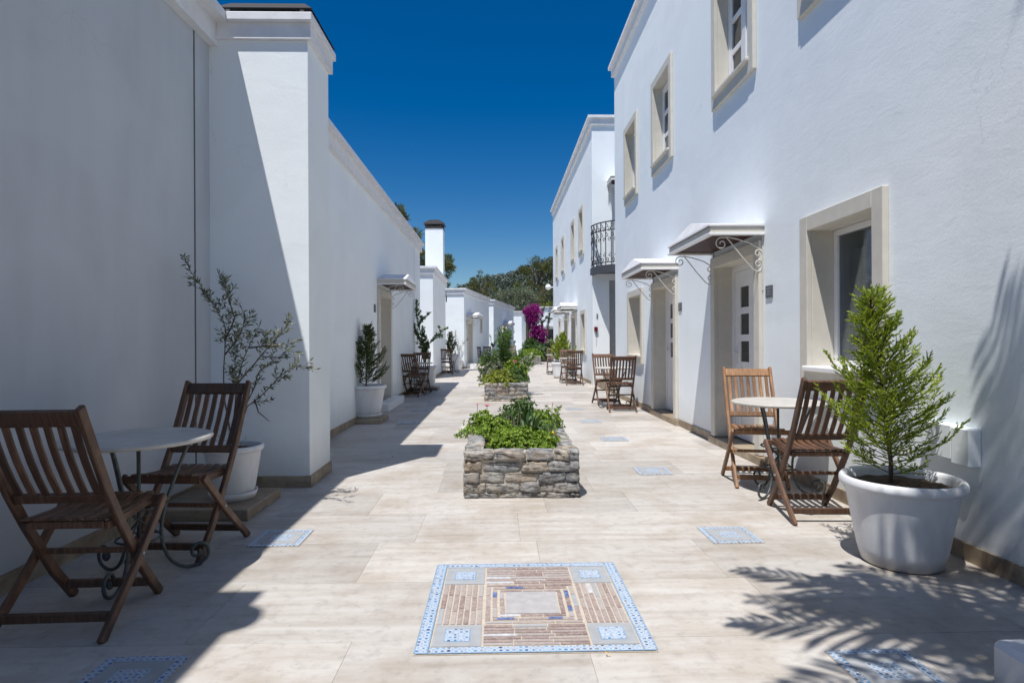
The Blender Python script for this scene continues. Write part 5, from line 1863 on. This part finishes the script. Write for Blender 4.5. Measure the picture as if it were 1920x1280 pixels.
pine('dark pine thicket behind the silvery olive, below the umbrella pine', 985, 60,
     [(975, 535, 12), (990, 530, 11), (1000, 540, 13), (985, 548, 15), (1022, 540, 10), (1035, 545, 12), (1030, 560, 13), (1010, 560, 13), (1040, 530, 9), (960, 545, 9), (1005, 575, 13), (1035, 575, 12), (970, 560, 12)],
     [(990, 590), (988, 545)], 231, per=1300, leaf=(0.26, 0.05), ns=1.3, gap=-0.1)
pine('yellow-green bushy tree at the right edge of the far trees', 1028, 52,
     [(1022, 578, 10), (1030, 585, 10), (1036, 572, 9), (1018, 590, 9), (1030, 596, 9)], [(1028, 610), (1028, 585)], 241, per=1500, leaf=(0.22, 0.07), mat='sedum', name='bushy_tree', limbs=False)
pine('large silvery grey-green olive tree behind the left-hand roofs', 965, 50,
     [(930, 562, 12), (945, 555, 14), (960, 550, 14), (976, 548, 13), (990, 552, 12), (1000, 562, 12), (935, 578, 15), (955, 575, 18), (975, 572, 18), (992, 580, 14), (945, 595, 15), (970, 598, 18), (985, 600, 12), (922, 572, 9), (1006, 575, 9), (930, 590, 10), (958, 612, 14), (990, 545, 7), (965, 620, 14), (1000, 598, 9)],
     [(965, 620), (960, 590)], 251, per=1700, leaf=(0.20, 0.055), mat='grey_olive_leaf', name='olive_tree', gap=-0.22, ns=1.6)


def hill_trees():
    random.seed(301)
    lv = Leaves()
    n = 0
    while n < 3000:
        y = 130 + 240 * random.random() ** 0.8
        x = rnd(-0.16, 0.22) * y
        if noise.noise(Vector((x * 0.035, y * 0.03, 2))) < -0.02: continue
        z = hill_h(x, y)
        h = rnd(2.6, 5.4); r = h * rnd(0.28, 0.45)
        for k in range(70):
            d = rvec() * random.random() ** 0.4
            lv.leaf(Vector((x + d.x * r, y + d.y * r, z + h * 0.55 + d.z * h * 0.5)), rvec(), rvec(), 1.0, 0.55, 0)
        n += 1
    o = lv.out('hillside_forest', M['hill_leaf'])
    tag(o, 'forest of small dark trees covering the hillside behind the houses', 'forest', kind='stuff')


hill_trees()


def palm(label, base, crown, n, L, seed, group):
    random.seed(seed)
    t = thing('palm_tree', label, 'palm tree', base, group)
    b, c = Vector(base), Vector(crown)
    mb = MB(); pts = [b.lerp(c, i / 8) for i in range(9)]
    mb.tube(pts, [0.12, 0.11, 0.105, 0.1, 0.1, 0.1, 0.1, 0.12, 0.10], 12); mb.obj('trunk', M['bark'], t)
    for k in range(n):
        lv = Leaves()
        a = k * 2.39996 + rnd(-.2, .2)
        e = rnd(-0.05, 0.95)
        d = Vector((math.cos(a) * math.cos(e), math.sin(a) * math.cos(e), math.sin(e)))
        q = c.copy(); LL = L * rnd(.8, 1.1); seg = 26; spine = [q.copy()]
        for i in range(seg):
            q = q + d * (LL / seg); d = (d + Vector((0, 0, -0.048))).normalized(); spine.append(q.copy())
        for i in range(4, seg + 1):
            dd = (spine[i] - spine[i - 1]).normalized()
            s = dd.cross(Vector((0, 0, 1))).normalized()
            f_ = i / seg
            ll = 0.42 * math.sin(PI * min(1, 0.15 + 0.85 * f_)) ** 0.6 * (L / 1.7)
            ll = max(ll, 0.10)
            for sg in (-1, 1):
                ld = (dd * (0.55 + 0.6 * f_) + s * sg + Vector((0, 0, -0.15 + rnd(-.12, .12))) + rvec() * 0.22).normalized()
                lv.long(spine[i], ld, ll * rnd(.85, 1.1), 0.036, 0.5, 3)
        for i in range(0, seg, 2):
            pass
        st = MB(); st.tube(spine[::3] + [spine[-1]], [0.014 - 0.0012 * i for i in range(len(spine[::3]) + 1)], 5)
        st.obj('frond_rib', M['palm_leaf'], t, fixn=False)
        lv.out('frond', M['palm_leaf'], t)


palm('palm tree standing just outside the right edge, casting its frond shadows on the paving', (1.95, 0.60, 0.1), (1.42, 0.74, 3.55), 36, 1.45, 401, 'palms outside the frame')
palm('taller palm tree outside the right edge, shading the near end of the white wall', (1.95, -0.55, 0.0), (1.30, -0.62, 8.9), 15, 1.25, 402, 'palms outside the frame')

# a few fallen leaves and grit on the paving
random.seed(500)
for i, (x, y, sc, mt, lb) in enumerate([(-1.05, 5.98, 0.028, 'bark', 'small dark dead leaf in the chimney breast shadow'),
                                        (0.39, 2.19, 0.014, 'yellow', 'tiny yellow leaf on the front edge of the large mosaic'),
                                        (-1.12, 4.72, 0.03, 'bark', 'dry brown twig on the shadow edge near the chimney breast')]):
    lv = Leaves()
    for k in range(3): lv.leaf(Vector((x, y, 0.006 + 0.004 * k)), Vector((math.cos(k * 2.0), math.sin(k * 2.0), 0.35)).normalized(), Vector((0, 0, 1)), sc, sc * 0.4)
    tag(lv.out('dead_leaf', M[mt]), lb, 'leaf')

bpy.context.view_layer.update()
